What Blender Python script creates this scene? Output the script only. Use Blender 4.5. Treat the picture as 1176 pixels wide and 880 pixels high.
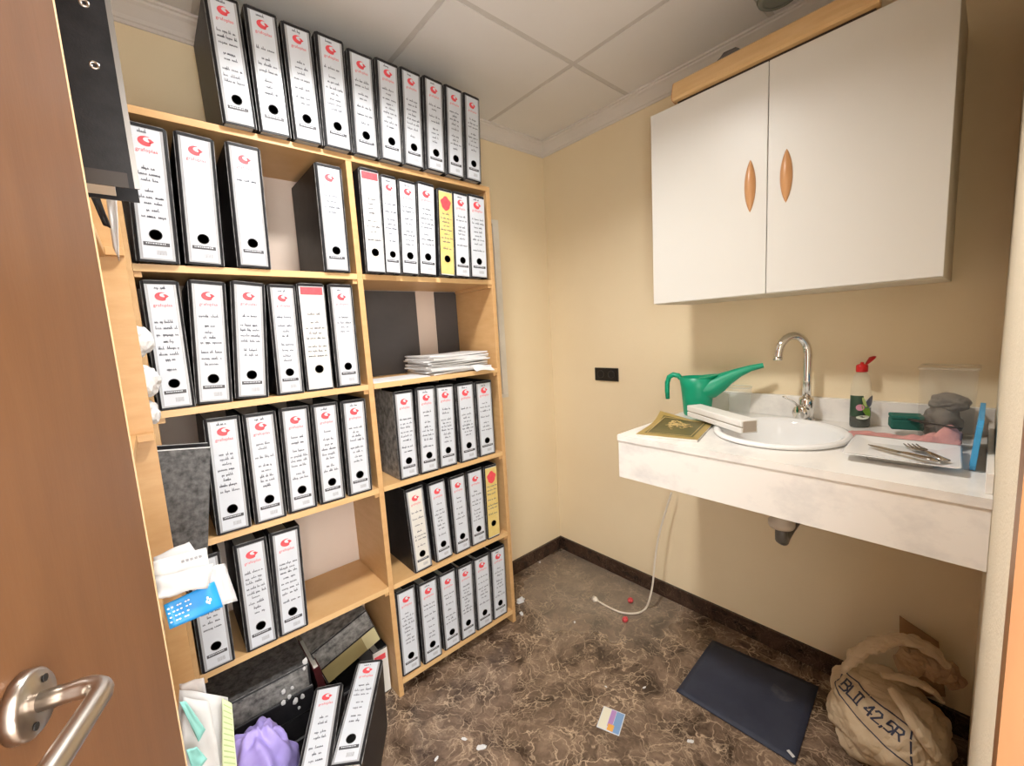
import bpy, bmesh, math, random
from mathutils import Vector, Matrix, noise, bvhtree
R = math.radians
for o in list(bpy.data.objects): bpy.data.objects.remove(o)
sc = bpy.context.scene
col = sc.collection

# ------------------------------------------------------------------ camera
W_, H_, FPX = 1176, 880, 478.08
CAM = Vector((-1.8869, -1.7936, 1.4222))
yaw, pitch, roll = R(49.2453), R(-6.97), R(-3.3712)
Fv = Vector((math.cos(yaw)*math.cos(pitch), math.sin(yaw)*math.cos(pitch), math.sin(pitch)))
Rv = Vector((math.sin(yaw), -math.cos(yaw), 0)); Uv = Rv.cross(Fv)
Rv, Uv = math.cos(roll)*Rv + math.sin(roll)*Uv, -math.sin(roll)*Rv + math.cos(roll)*Uv
cd = bpy.data.cameras.new('camera'); cam = bpy.data.objects.new('camera', cd); col.objects.link(cam)
cam.matrix_world = Matrix(((Rv.x, Uv.x, -Fv.x, CAM.x), (Rv.y, Uv.y, -Fv.y, CAM.y), (Rv.z, Uv.z, -Fv.z, CAM.z), (0, 0, 0, 1)))
cd.sensor_fit = 'HORIZONTAL'; cd.sensor_width = 36; cd.lens = 36*FPX/W_; cd.clip_start = 0.01
sc.camera = cam
def at(u, v, ax, val):
    """world point where the photo's pixel (u, v) meets the plane axis = val"""
    d = Fv + Rv*((u-588)/FPX) - Uv*((v-440)/FPX)
    return CAM + d*((val-CAM[ax])/d[ax])

# ------------------------------------------------------------------ light and exposure
sc.view_settings.view_transform = 'Standard'; sc.view_settings.look = 'None'
sc.view_settings.gamma = 1; sc.view_settings.use_curve_mapping = False
sc.view_settings.exposure = 0.27
world = bpy.data.worlds.new('world'); sc.world = world; world.use_nodes = True
bg = world.node_tree.nodes['Background']; bg.inputs[0].default_value = (1.0, 0.955, 0.90, 1); bg.inputs[1].default_value = 7.2
def area(name, loc, size, power, color, target=None, shape='DISK'):
    l = bpy.data.lights.new(name, 'AREA'); l.shape = shape; l.size = size; l.energy = power; l.color = color
    o = bpy.data.objects.new(name, l); col.objects.link(o); o.location = loc
    if target: o.rotation_euler = (Vector(target)-Vector(loc)).to_track_quat('-Z', 'Y').to_euler()
    return o
LAMP = (-1.34, -0.913)
area('room_lamp_light', (LAMP[0], LAMP[1], 2.462), 0.17, 18, (1.0, 0.975, 0.94)).data.spread = R(146)
area('hall_lamp_light', (-0.72, -2.42, 2.25), 0.16, 14, (1.0, 0.80, 0.55), (-1.9, -1.4, 1.0))

# ------------------------------------------------------------------ materials
MATS = {}
def mat(name, color, rough=0.5, metal=0.0, var=None, vscale=8, bump=0, bscale=60, stretch=None, ramp=(.32, .68), **kw):
    if name in MATS: return MATS[name]
    m = bpy.data.materials.new(name); m.use_nodes = True; nt = m.node_tree; b = nt.nodes['Principled BSDF']
    b.inputs['Base Color'].default_value = (*color, 1); b.inputs['Roughness'].default_value = rough; b.inputs['Metallic'].default_value = metal
    for k, v in kw.items(): b.inputs[k.replace('_', ' ')].default_value = v
    tc = nt.nodes.new('ShaderNodeTexCoord'); mp = nt.nodes.new('ShaderNodeMapping'); nt.links.new(tc.outputs['Object'], mp.inputs[0])
    if stretch: mp.inputs['Scale'].default_value = stretch
    if var:
        n = nt.nodes.new('ShaderNodeTexNoise'); n.inputs['Scale'].default_value = vscale; n.inputs['Detail'].default_value = 6; n.inputs['Roughness'].default_value = 0.6
        nt.links.new(mp.outputs[0], n.inputs[0])
        r = nt.nodes.new('ShaderNodeValToRGB'); r.color_ramp.elements[0].position = ramp[0]; r.color_ramp.elements[1].position = ramp[1]
        r.color_ramp.elements[0].color = (*color, 1); r.color_ramp.elements[1].color = (*var, 1)
        nt.links.new(n.outputs[0], r.inputs[0]); nt.links.new(r.outputs[0], b.inputs['Base Color'])
    if bump:
        n2 = nt.nodes.new('ShaderNodeTexNoise'); n2.inputs['Scale'].default_value = bscale; n2.inputs['Detail'].default_value = 4
        nt.links.new(mp.outputs[0], n2.inputs[0])
        bp = nt.nodes.new('ShaderNodeBump'); bp.inputs['Strength'].default_value = bump; bp.inputs['Distance'].default_value = 0.01
        nt.links.new(n2.outputs[0], bp.inputs['Height']); nt.links.new(bp.outputs[0], b.inputs['Normal'])
    MATS[name] = m; return m

def marble_mat(name, base1, base2, vein, scale, veinw, rough, warp=0.35, grey_patch=None, fine=False):
    m = bpy.data.materials.new(name); m.use_nodes = True; nt = m.node_tree; N = nt.nodes; L = nt.links; b = N['Principled BSDF']
    b.inputs['Roughness'].default_value = rough
    tc = N.new('ShaderNodeTexCoord')
    nz = N.new('ShaderNodeTexNoise'); nz.inputs['Scale'].default_value = scale*0.6; nz.inputs['Detail'].default_value = 5
    L.new(tc.outputs['Object'], nz.inputs[0])
    mx = N.new('ShaderNodeMixRGB'); mx.blend_type = 'ADD'; mx.inputs[0].default_value = warp
    L.new(tc.outputs['Object'], mx.inputs[1]); L.new(nz.outputs['Color'], mx.inputs[2])
    if fine:
        nf = N.new('ShaderNodeTexNoise'); nf.inputs['Scale'].default_value = scale*4; nf.inputs['Detail'].default_value = 4
        L.new(tc.outputs['Object'], nf.inputs[0])
        mf = N.new('ShaderNodeMixRGB'); mf.blend_type = 'ADD'; mf.inputs[0].default_value = .04
        L.new(mx.outputs[0], mf.inputs[1]); L.new(nf.outputs['Color'], mf.inputs[2]); base_mx = mx; mx = mf
    n1 = N.new('ShaderNodeTexNoise'); n1.inputs['Scale'].default_value = scale*1.3; n1.inputs['Detail'].default_value = 8; n1.inputs['Roughness'].default_value = 0.65
    L.new(mx.outputs[0], n1.inputs[0])
    r1 = N.new('ShaderNodeValToRGB'); r1.color_ramp.elements[0].position = 0.36; r1.color_ramp.elements[1].position = 0.66
    r1.color_ramp.elements[0].color = (*base1, 1); r1.color_ramp.elements[1].color = (*base2, 1)
    L.new(n1.outputs[0], r1.inputs[0]); cur = r1.outputs[0]
    for k, (s, w, f) in enumerate(((scale*2.2, veinw, 0.75), (scale*5.5, veinw*1.6, 0.5), (scale*0.9, veinw*0.35, 0.9))):
        v = N.new('ShaderNodeTexVoronoi'); v.feature = 'DISTANCE_TO_EDGE'; v.inputs['Scale'].default_value = s
        L.new(mx.outputs[0], v.inputs[0])
        r = N.new('ShaderNodeValToRGB'); r.color_ramp.elements[0].position = 0.0; r.color_ramp.elements[1].position = w
        r.color_ramp.elements[0].color = (1, 1, 1, 1); r.color_ramp.elements[1].color = (0, 0, 0, 1)
        L.new(v.outputs[0], r.inputs[0])
        nm = N.new('ShaderNodeTexNoise'); nm.inputs['Scale'].default_value = scale*(1.1+k); nm.inputs['Detail'].default_value = 3
        L.new(tc.outputs['Object'], nm.inputs[0])
        rm = N.new('ShaderNodeValToRGB'); rm.color_ramp.elements[0].position = 0.42; rm.color_ramp.elements[1].position = 0.6
        L.new(nm.outputs[0], rm.inputs[0])
        mu = N.new('ShaderNodeMath'); mu.operation = 'MULTIPLY'; L.new(r.outputs[0], mu.inputs[0]); L.new(rm.outputs[0], mu.inputs[1])
        mu2 = N.new('ShaderNodeMath'); mu2.operation = 'MULTIPLY'; L.new(mu.outputs[0], mu2.inputs[0]); mu2.inputs[1].default_value = f
        mix = N.new('ShaderNodeMixRGB'); L.new(mu2.outputs[0], mix.inputs[0]); L.new(cur, mix.inputs[1]); mix.inputs[2].default_value = (*vein, 1)
        cur = mix.outputs[0]
    if grey_patch:
        (cx, cy, rad, dc) = grey_patch  # round patch blended towards a second colour, with higher roughness
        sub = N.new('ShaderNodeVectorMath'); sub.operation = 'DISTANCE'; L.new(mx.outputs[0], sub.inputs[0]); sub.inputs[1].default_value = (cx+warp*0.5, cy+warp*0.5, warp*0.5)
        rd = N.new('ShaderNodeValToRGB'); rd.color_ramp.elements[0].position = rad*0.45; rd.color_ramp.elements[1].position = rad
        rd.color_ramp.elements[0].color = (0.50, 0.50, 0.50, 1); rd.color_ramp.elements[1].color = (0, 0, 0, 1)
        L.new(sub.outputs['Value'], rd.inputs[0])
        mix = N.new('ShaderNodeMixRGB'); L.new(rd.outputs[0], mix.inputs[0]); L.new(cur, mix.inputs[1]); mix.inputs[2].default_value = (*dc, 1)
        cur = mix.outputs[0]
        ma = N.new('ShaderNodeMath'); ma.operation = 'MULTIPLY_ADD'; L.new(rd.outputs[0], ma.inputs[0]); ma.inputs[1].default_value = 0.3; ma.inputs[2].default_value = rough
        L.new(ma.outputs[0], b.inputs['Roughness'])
    L.new(cur, b.inputs['Base Color']); MATS[name] = m; return m

def glass_mat(name, color, rough=0.02, alpha=0.25):
    m = bpy.data.materials.new(name); m.use_nodes = True; b = m.node_tree.nodes['Principled BSDF']
    b.inputs['Base Color'].default_value = (*color, 1); b.inputs['Roughness'].default_value = rough; b.inputs['Alpha'].default_value = alpha
    b.inputs['Specular IOR Level'].default_value = 0.6
    MATS[name] = m; return m

wall_m = mat('wall_paint', (0.81, 0.683, 0.465), 0.85, var=(0.84, 0.718, 0.50), vscale=2.2, bump=0.06, bscale=90)
wallc_m = mat('wall_paint_grainy', (0.80, 0.70, 0.53), 0.9, var=(0.83, 0.73, 0.56), vscale=12, bump=0.3, bscale=220)
ceil_m = mat('ceiling_tile_paint', (0.72, 0.705, 0.69), 0.9, var=(0.75, 0.735, 0.72), vscale=3, bump=0.05, bscale=200)
grid_m = mat('ceiling_grid_paint', (0.55, 0.525, 0.50), 0.8, var=(0.60, 0.575, 0.55), vscale=20)
corn_m = mat('cornice_plaster', (0.66, 0.625, 0.59), 0.85, var=(0.70, 0.665, 0.63), vscale=5)
floor_m = marble_mat('brown_marble', (0.040, 0.024, 0.016), (0.24, 0.165, 0.115), (0.56, 0.42, 0.29), 6.5, 0.045, 0.22, grey_patch=(-0.12, -0.42, 0.55, (0.30, 0.26, 0.21)), fine=True)  # greyer, rougher patch near the room corner
skirt_m = marble_mat('dark_skirting_marble', (0.020, 0.011, 0.008), (0.065, 0.036, 0.024), (0.20, 0.13, 0.09), 9.0, 0.02, 0.25)
cmarble = mat('white_marble', (0.86, 0.835, 0.79), 0.25, var=(0.56, 0.555, 0.55), vscale=3.4, stretch=(1, 1.6, 2.4), ramp=(.50, .82))
beech = mat('beech_board', (0.56, 0.33, 0.138), 0.45, var=(0.62, 0.385, 0.178), vscale=5, stretch=(2, 2, 9), bump=0.02)
beech_e = mat('beech_edge_band', (0.64, 0.41, 0.185), 0.42, var=(0.70, 0.47, 0.23), vscale=9, stretch=(1, 1, 6))
backp = mat('pale_back_panel', (0.62, 0.52, 0.45), 0.7, var=(0.66, 0.56, 0.49), vscale=4)
door_m = mat('reddish_door_veneer', (0.128, 0.054, 0.020), 0.38, var=(0.155, 0.068, 0.027), vscale=7, stretch=(5, 5, 0.7), bump=0.015)
doore_m = mat('door_edge_lipping', (0.72, 0.48, 0.26), 0.45, var=(0.78, 0.55, 0.32), vscale=9)
casing_m = mat('casing_veneer', (0.22, 0.085, 0.022), 0.4, var=(0.26, 0.11, 0.032), vscale=6, stretch=(5, 5, 0.8))
steel = mat('brushed_steel', (0.55, 0.50, 0.45), 0.28, 1.0)
chrome = mat('chrome', (0.78, 0.76, 0.73), 0.07, 1.0)
white_lam = mat('white_laminate', (0.69, 0.68, 0.635), 0.35, var=(0.71, 0.70, 0.655), vscale=2)
carcase = mat('cabinet_carcase', (0.62, 0.56, 0.44), 0.5, var=(0.66, 0.60, 0.48), vscale=4)
wood_h = mat('handle_wood', (0.55, 0.27, 0.11), 0.3, var=(0.64, 0.34, 0.15), vscale=12, stretch=(3, 3, 0.6))
bblack = mat('binder_black', (0.010, 0.010, 0.012), 0.45, var=(0.020, 0.020, 0.023), vscale=30, bump=0.05, bscale=400, Specular_IOR_Level=.25)
bedge = mat('binder_edge_wear', (0.03, 0.03, 0.03), 0.45, var=(0.30, 0.30, 0.30), vscale=40)
marbled = mat('marbled_board', (0.014, 0.014, 0.015), 0.5, var=(0.13, 0.13, 0.132), vscale=60, bump=0.05, bscale=300)
marbled2 = mat('marbled_board_light', (0.06, 0.06, 0.06), 0.5, var=(0.34, 0.335, 0.32), vscale=45)
plast = mat('label_pocket_plastic', (0.33, 0.345, 0.37), 0.25, var=(0.42, 0.43, 0.45), vscale=12)
plast_l = mat('label_pocket_pale', (0.55, 0.56, 0.58), 0.25, var=(0.62, 0.63, 0.65), vscale=12)
paper = mat('white_label_paper', (0.585, 0.625, 0.685), 0.6, var=(0.615, 0.655, 0.715), vscale=14)
paper2 = mat('warm_label_paper', (0.66, 0.65, 0.61), 0.65, var=(0.70, 0.69, 0.65), vscale=14)
yellowp = mat('yellow_label_paper', (0.66, 0.50, 0.15), 0.6, var=(0.72, 0.58, 0.24), vscale=25)
redp = mat('red_print', (0.72, 0.06, 0.08), 0.5, var=(0.78, 0.09, 0.11), vscale=60)
inkm = mat('pen_ink', (0.09, 0.10, 0.13), 0.5, var=(0.15, 0.16, 0.20), vscale=200)
inkg = mat('grey_print', (0.30, 0.31, 0.34), 0.5, var=(0.40, 0.41, 0.44), vscale=200)
barm = mat('dark_print', (0.05, 0.05, 0.06), 0.5, var=(0.08, 0.08, 0.09), vscale=60)
holem = mat('finger_hole_black', (0.004, 0.004, 0.004), 0.6, var=(0.008, 0.008, 0.008), vscale=20)
pagem = mat('page_edges', (0.70, 0.67, 0.61), 0.8, var=(0.78, 0.75, 0.69), vscale=30, stretch=(12, 1, 1))
sheetm = mat('white_sheet_paper', (0.60, 0.605, 0.61), 0.7, var=(0.67, 0.67, 0.675), vscale=10)
greym = mat('dark_grey_panel', (0.055, 0.052, 0.055), 0.6, var=(0.075, 0.07, 0.072), vscale=4)

# ------------------------------------------------------------------ mesh helpers
class MB:
    def __init__(s): s.v = []; s.f = []; s.m = []; s.mi = 0
    def add(s, vs, fs):
        n = len(s.v); s.v += [tuple(p) for p in vs]
        for f in fs: s.f.append(tuple(i+n for i in f)); s.m.append(s.mi)
        return s
    def box(s, x0, x1, y0, y1, z0, z1, M=None):
        vs = [Vector((x, y, z)) for x in (x0, x1) for y in (y0, y1) for z in (z0, z1)]
        if M: vs = [M @ p for p in vs]
        return s.add(vs, [(0, 1, 3, 2), (4, 6, 7, 5), (0, 4, 5, 1), (2, 3, 7, 6), (0, 2, 6, 4), (1, 5, 7, 3)])
    def prism(s, poly, a, b, axis=2, M=None):
        """2-D polygon (counter-clockwise) swept from a to b along axis"""
        def mk(p, t): return Vector((p[0], p[1], t)) if axis == 2 else Vector((p[0], t, p[1])) if axis == 1 else Vector((t, p[0], p[1]))
        n = len(poly); vs = [mk(p, a) for p in poly]+[mk(p, b) for p in poly]
        if M: vs = [M @ p for p in vs]
        return s.add(vs, [tuple(range(n))[::-1], tuple(range(n, 2*n))]+[(i, (i+1) % n, n+(i+1) % n, n+i) for i in range(n)])
    def tube(s, path, r, n=10, caps=True, flat=1.0):
        path = [Vector(p) for p in path]; rs = r if isinstance(r, (list, tuple)) else [r]*len(path)
        vs = []; up = Vector((0, 0, 1))
        prev = None
        for i, p in enumerate(path):
            d = (path[min(i+1, len(path)-1)]-path[max(i-1, 0)]).normalized()
            if prev is None:
                a = d.cross(up) if abs(d.z) < 0.95 else d.cross(Vector((1, 0, 0)))
            else: a = prev - d*prev.dot(d)
            a.normalize(); prev = a; b = d.cross(a)
            for k in range(n):
                t = 2*math.pi*k/n; vs.append(p+a*math.cos(t)*rs[i]+b*math.sin(t)*rs[i]*flat)
        fs = [(i*n+k, i*n+(k+1) % n, (i+1)*n+(k+1) % n, (i+1)*n+k) for i in range(len(path)-1) for k in range(n)]
        if caps: fs += [tuple(range(n))[::-1], tuple((len(path)-1)*n+k for k in range(n))]
        return s.add(vs, fs)
    def lathe(s, prof, n=24, c=(0, 0, 0), sx=1, sy=1, caps=True):
        vs = [(c[0]+r*sx*math.cos(2*math.pi*k/n), c[1]+r*sy*math.sin(2*math.pi*k/n), c[2]+z) for r, z in prof for k in range(n)]
        m = len(prof); fs = [(i*n+k, i*n+(k+1) % n, (i+1)*n+(k+1) % n, (i+1)*n+k) for i in range(m-1) for k in range(n)]
        if caps: fs += [tuple(range(n))[::-1], tuple((m-1)*n+k for k in range(n))]
        return s.add(vs, fs)
    def grid(s, fn, nu, nv):
        vs = [fn(i/nu, j/nv) for i in range(nu+1) for j in range(nv+1)]
        return s.add(vs, [(i*(nv+1)+j, (i+1)*(nv+1)+j, (i+1)*(nv+1)+j+1, i*(nv+1)+j+1) for i in range(nu) for j in range(nv)])
    def stroke(s, pts, w, fn):
        """flat ribbon along a 2-D polyline, placed in space by fn(x, z)"""
        for (x0, z0), (x1, z1) in zip(pts, pts[1:]):
            dx, dz = x1-x0, z1-z0; l = math.hypot(dx, dz) or 1e-6; ox, oz = -dz/l*w/2, dx/l*w/2; ex, ez = dx/l*w*.3, dz/l*w*.3
            s.add([fn(x0-ex-ox, z0-ez-oz), fn(x1+ex-ox, z1+ez-oz), fn(x1+ex+ox, z1+ez+oz), fn(x0-ex+ox, z0-ez+oz)], [(0, 1, 2, 3)])
        return s
    def build(s, name, m, parent=None, smooth=False, bevel=0, seg=2, solid=0, sub=0):
        me = bpy.data.meshes.new(name); me.from_pydata(s.v, [], s.f)
        for mm in (m if isinstance(m, (list, tuple)) else [m]): me.materials.append(mm)
        me.polygons.foreach_set('material_index', s.m)
        if smooth: me.polygons.foreach_set('use_smooth', [True]*len(me.polygons))
        bm = bmesh.new(); bm.from_mesh(me); bmesh.ops.recalc_face_normals(bm, faces=bm.faces); bm.to_mesh(me); bm.free()
        me.update()
        o = bpy.data.objects.new(name, me); col.objects.link(o)
        if parent: o.parent = parent
        if solid:
            md = o.modifiers.new('thickness', 'SOLIDIFY'); md.thickness = solid; md.offset = 0
        if sub:
            md = o.modifiers.new('smooth', 'SUBSURF'); md.levels = sub; md.render_levels = sub
        if bevel:
            md = o.modifiers.new('bevel', 'BEVEL'); md.width = bevel; md.segments = seg; md.limit_method = 'ANGLE'
        return o
def thing(name, label, cat, loc=(0, 0, 0), rot=(0, 0, 0), group=None):
    o = bpy.data.objects.new(name, None); col.objects.link(o); o.empty_display_size = 0.05
    o.location = loc; o.rotation_euler = rot
    return tag(o, label, cat, group)
def tag(o, label, cat, group=None, kind=None):
    o['label'] = label; o['category'] = cat
    if group: o['group'] = group
    if kind: o['kind'] = kind
    return o
def struct(o, label, cat): return tag(o, label, cat, None, 'structure')
def smoothstep(a, b, x):
    t = max(0, min(1, (x-a)/(b-a))); return t*t*(3-2*t)

# ------------------------------------------------------------------ the room
XL, YF, ZC = -2.22, -1.813, 2.49
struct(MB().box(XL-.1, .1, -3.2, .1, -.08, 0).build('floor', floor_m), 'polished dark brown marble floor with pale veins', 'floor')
struct(MB().box(XL-.1, .1, 0, .1, 0, ZC+.05).build('wall_back', wall_m), 'cream painted wall behind the bookcase', 'wall')
struct(MB().box(0, .1, YF-.1, 0, 0, ZC+.05).build('wall_right', wall_m), 'cream painted wall behind sink and cabinet', 'wall')
struct(MB().box(XL-.1, XL, YF-.1, 0, 0, ZC+.05).build('wall_left', wall_m), 'cream painted wall hidden behind the side bookcase', 'wall')
DX0, DX1 = -2.15, -1.434
w = MB().box(DX1, 0, YF-.1, YF, 0, ZC+.05).box(XL, DX0, YF-.1, YF, 0, ZC+.05).box(DX0, DX1, YF-.1, YF, 2.06, ZC+.05)
struct(w.build('wall_front', wallc_m), 'grainy cream wall strip beside the doorway', 'wall')
cas = MB().box(DX1-.055, DX1-.001, YF-.115, YF+.002, 0, 2.05)
struct(cas.build('trim_1', casing_m), 'orange-brown wooden door jamb beside the cream wall strip', 'door frame')
# ceiling: slab, tiles and grid bars
ceil = struct(MB().box(XL-.1, .1, YF-.1, .1, ZC+.012, ZC+.05).build('ceiling', grid_m), 'suspended ceiling of large square grey-white tiles', 'ceiling')
xs = [-.44+.6*k for k in (-4, -3, -2, -1, 0, 1)]; ys = [-.613+.6*k for k in (-2, -1, 0, 1, 2)]
g2 = .011
for i in range(len(xs)-1):
    for j in range(len(ys)-1):
        a, b, c, d = max(xs[i]+g2, XL), min(xs[i+1]-g2, 0), max(ys[j]+g2, YF), min(ys[j+1]-g2, 0)
        if a < b and c < d: MB().box(a, b, c, d, ZC, ZC+.0118).build('ceiling_tile', ceil_m, ceil)
for x in xs:
    if XL < x < 0: MB().box(x-g2+.0004, x+g2-.0004, YF, 0, ZC+.002, ZC+.0116).build('grid_bar', grid_m, ceil)
for y in ys:
    for i in range(len(xs)-1):
        a, b = max(xs[i]+g2, XL), min(xs[i+1]-g2, 0)
        if YF < y < 0: MB().box(a, b, y-g2+.0004, y+g2-.0004, ZC+.002, ZC+.0116).build('grid_bar', grid_m, ceil)
# cornice
prof = [(0, 0), (0, -.066), (.006, -.066), (.009, -.058), (.014, -.056), (.018, -.046), (.028, -.034), (.040, -.022), (.050, -.016), (.052, -.010), (.060, -.008), (.060, 0)]
def cornice(name, axis, a0, a1, label):
    o = MB().prism([(-p, ZC-.0005+q) for p, q in prof], a0, a1, axis).build(name, corn_m)
    return struct(o, label, 'cornice')
cornice('trim_2', 0, XL, 0, 'plaster cornice along the wall behind the bookcase')
cornice('trim_3', 1, YF, 0, 'plaster cornice above the wall cabinet')
# skirting in pieces
sk = struct(MB().box(-.012, 0, YF, 0, .001, .079).build('baseboard_right', skirt_m), 'dark marble skirting below the sink', 'skirting')
yy = -.0125
for k, l in enumerate((.36, .33, .40, .40, .40)):
    y1 = max(yy-l+.002, YF+.001)
    if y1 < yy: MB().box(-.0165, -.0121, y1, yy, .001, .0815).build('skirting_tile', skirt_m, sk, bevel=.001, seg=1)
    yy -= l
sk = struct(MB().box(XL, -.0171, -.012, 0, .001, .079).build('baseboard_back', skirt_m), 'dark marble skirting beside the bookcase foot', 'skirting')
xx = -.0171
for k, l in enumerate((.24, .40, .40, .40, .40)):
    MB().box(xx-l+.002, xx, -.0165, -.0121, .001, .0815).build('skirting_tile', skirt_m, sk, bevel=.001, seg=1); xx -= l

# lamp in the ceiling (above the frame) and the second fitting by the cornice
lampm = mat('lamp_diffuser', (1, .97, .92), .5, Emission_Strength=6.0, Emission_Color=(1, .95, .88, 1))
rim_m = mat('downlight_rim', (.70, .69, .66), .4)
t = thing('ceiling_downlight', 'lit round white downlight set in a ceiling tile', 'lamp', (LAMP[0], LAMP[1], ZC))
MB().lathe([(.088, -.014), (.112, -.010), (.116, -.0008), (.088, -.0008)], 32, caps=False).build('rim', rim_m, t, True)
MB().lathe([(.001, -.009), (.0875, -.009), (.0875, -.0008), (.001, -.0008)], 32).build('diffuser', lampm, t)
dm = mat('dim_green_glass', (.30, .33, .29), .25)
t = thing('ceiling_fitting', 'round unlit greenish ceiling fitting beside the cornice above cabinet', 'lamp', (-.150, -1.262, ZC))
MB().lathe([(.045, -.012), (.060, -.010), (.064, -.0008), (.045, -.0008)], 28, caps=False).build('rim', dm, t, True)
MB().lathe([(.001, -.008), (.0447, -.008), (.0447, -.0008), (.001, -.0008)], 28).build('lens', dm, t)

# ------------------------------------------------------------------ door leaf with lever handle
DE = Vector((.32, .9474, 0)); DN = Vector((.9474, -.32, 0))
t = bpy.data.objects.new('door_1', None); col.objects.link(t)
t.matrix_world = Matrix(((DE.x, DN.x, 0, -2.140), (DE.y, DN.y, 0, -1.800), (0, 0, 1, 0), (0, 0, 0, 1)))
struct(t, 'open reddish-brown wooden door with a steel lever handle', 'door')
MB().box(.0, .7005, -.04, 0, .008, 2.04).build('leaf', door_m, t, bevel=.001, seg=1)
MB().box(.7006, .7045, -.0395, -.0003, .008, 2.04).build('edge_band', doore_m, t)
hd = thing('x', '', '', (.477, 0, 1.175)); 
hd.name = 'lever_handle'; del hd['label']; del hd['category']; hd.parent = t
def disc_n(prof, n=28):
    m = MB().lathe(prof, n); m.v = [(x, z, y) for x, y, z in m.v]; return m
disc_n([(.0235, .0003), (.0235, .007), (.021, .0095), (.010, .0105), (.001, .0105)]).build('rosette', steel, hd, True)
for a in (55, 235):
    m = MB().lathe([(.0028, .0106), (.0028, .0112), (.0005, .0112)], 10); m.v = [(x+.015*math.cos(R(a)), z, y+.015*math.sin(R(a))) for x, y, z in m.v]
    m.build('screw', holem, hd)
path = [(0, .008, 0), (0, .030, .001)]
for k in range(9):
    a = R(90*k/8); path.append((-.016+.016*math.cos(a), .034+.016*math.sin(a), .001))
path += [(-.06, .050, 0), (-.10, .050, -.001), (-.125, .050, -.001)]
MB().tube(path, [.0070]*2+[.0074]*9+[.0078]*3, 14).build('lever', steel, hd, True)

# ------------------------------------------------------------------ main bookcase
D, BT = -.3165, .02
xl, xm, xr = -1.910, -1.292, -.6785
ZB = [2.055, 1.657, 1.264, .872, .475, .069]
bc = thing('bookcase', 'tall two-column beech bookcase full of binders against the wall', 'bookcase', (xl, -.02, 0))
def bpart(name, x0, x1, y0, y1, z0, z1, m=beech, bev=.0008):
    return MB().box(x0-xl, x1-xl, y0+.02, y1+.02, z0, z1).build(name, m, bc, bevel=bev, seg=1)
bpart('upright', xl, xl+BT, D, -.022, 0, ZB[0]-BT-.0002)
bpart('upright', xm-BT/2, xm+BT/2, D, -.022, 0, ZB[0]-BT-.0002)
bpart('upright', xr-BT, xr, D, -.022, 0, ZB[0]-BT-.0002)
bpart('top_board', xl, xr, D, -.022, ZB[0]-BT, ZB[0])
for z in ZB[1:]:
    for a, b in ((xl+BT, xm-BT/2), (xm+BT/2, xr-BT)):
        if z == ZB[5] and a == xl+BT: continue
        bpart('shelf_board', a+.0003, b-.0003, D, -.0225, z-BT, z)
bpart('back_panel', xl, xr, -.0215, -.018, .05, ZB[0], backp)
# thin lighter edge bands on the shelf fronts, one chipped away
for k, z in enumerate(ZB[1:]):
    if k < 4: bpart('edge_band', xl+BT+.0005, xm-BT/2-.0005, D-.0012, D-.0001, z-BT+.0005, z-.0005, beech_e, 0)
    bpart('edge_band', (-1.155 if k == 0 else xm+BT/2+.0005), xr-BT-.0005, D-.0012, D-.0001, z-BT+.0005, z-.0005, beech_e, 0)
# small cleats under the shelves beside the uprights
for z in ZB[1:5]:
    for x0, x1 in ((xl+BT+.0005, xl+BT+.016), (xm-BT/2-.016, xm-BT/2-.0005), (xr-BT-.020, xr-BT-.0005)):
        bpart('cleat', x0, x1, D+.004, -.05, z-BT-.0145, z-BT-.0003, beech, 0)
# pale filler strip and dark boards at the back of the paper shelf
t = tag(MB().box(-1.279, -.925, -.030, -.0225, 1.266, 1.633).build('backing_board', greym), 'wide dark grey board standing at the back of the paper-stack shelf', 'board')
t = tag(MB().box(-.822, -.702, -.030, -.0225, 1.266, 1.633).build('backing_board', greym), 'narrow dark grey board behind the paper stack beside the upright', 'board')

# ------------------------------------------------------------------ binders
fc = bpy.data.curves.new('brand', 'FONT'); fc.body = 'grafoplas'; fc.size = 1; fc.resolution_u = 2; fc.align_x = 'CENTER'
fo = bpy.data.objects.new('brand', fc); col.objects.link(fo)
bpy.context.view_layer.update()
tm = fo.to_mesh(); TXT = ([tuple(v.co) for v in tm.vertices], [tuple(p.vertices) for p in tm.polygons]); fo.to_mesh_clear()
txw = max(p[0] for p in TXT[0])-min(p[0] for p in TXT[0])
bpy.data.objects.remove(fo)
def swoosh():
    """red crescent with a small arrow head"""
    out = []; n = 18
    pts_o = [(math.cos(a), math.sin(a)) for a in [R(60+240*k/n) for k in range(n+1)]]
    pts_i = [(.36+.66*math.cos(a), .34+.50*math.sin(a)) for a in [R(75+222*k/n) for k in range(n+1)]]
    vs = [(x, y*.78) for x, y in pts_o]+[(x, y*.78) for x, y in pts_i]
    fs = [(k, k+1, n+2+k, n+1+k) for k in range(n)]
    hv = [(.25, .42), (.62, .40), (1.05, .05), (.62, -.28), (.40, -.30), (.45, .0)]
    return vs, fs, hv
SW = swoosh()
def scribble(rng, x0, x1, z, h):
    """cursive-looking handwriting: list of polylines"""
    out = []; x = x0
    while x < x1-h*.4:
        n = rng.randint(2, 6); pl = []
        for k in range(n):
            if x > x1: break
            st = rng.random(); lw = h*rng.uniform(.35, .62)
            top = z+h*(1.25 if st > .78 else .62); bot = z-(h*.35 if st < .12 else 0)
            pl += [(x, z+h*.05), (x+lw*.35, top), (x+lw*.45, bot), (x+lw*.7, z+h*rng.uniform(.3, .6)), (x+lw, z+h*.05)]
            x += lw
        if len(pl) > 1: out.append(pl)
        x += h*rng.uniform(.35, .8)
    return out
HOLE = {}
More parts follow.
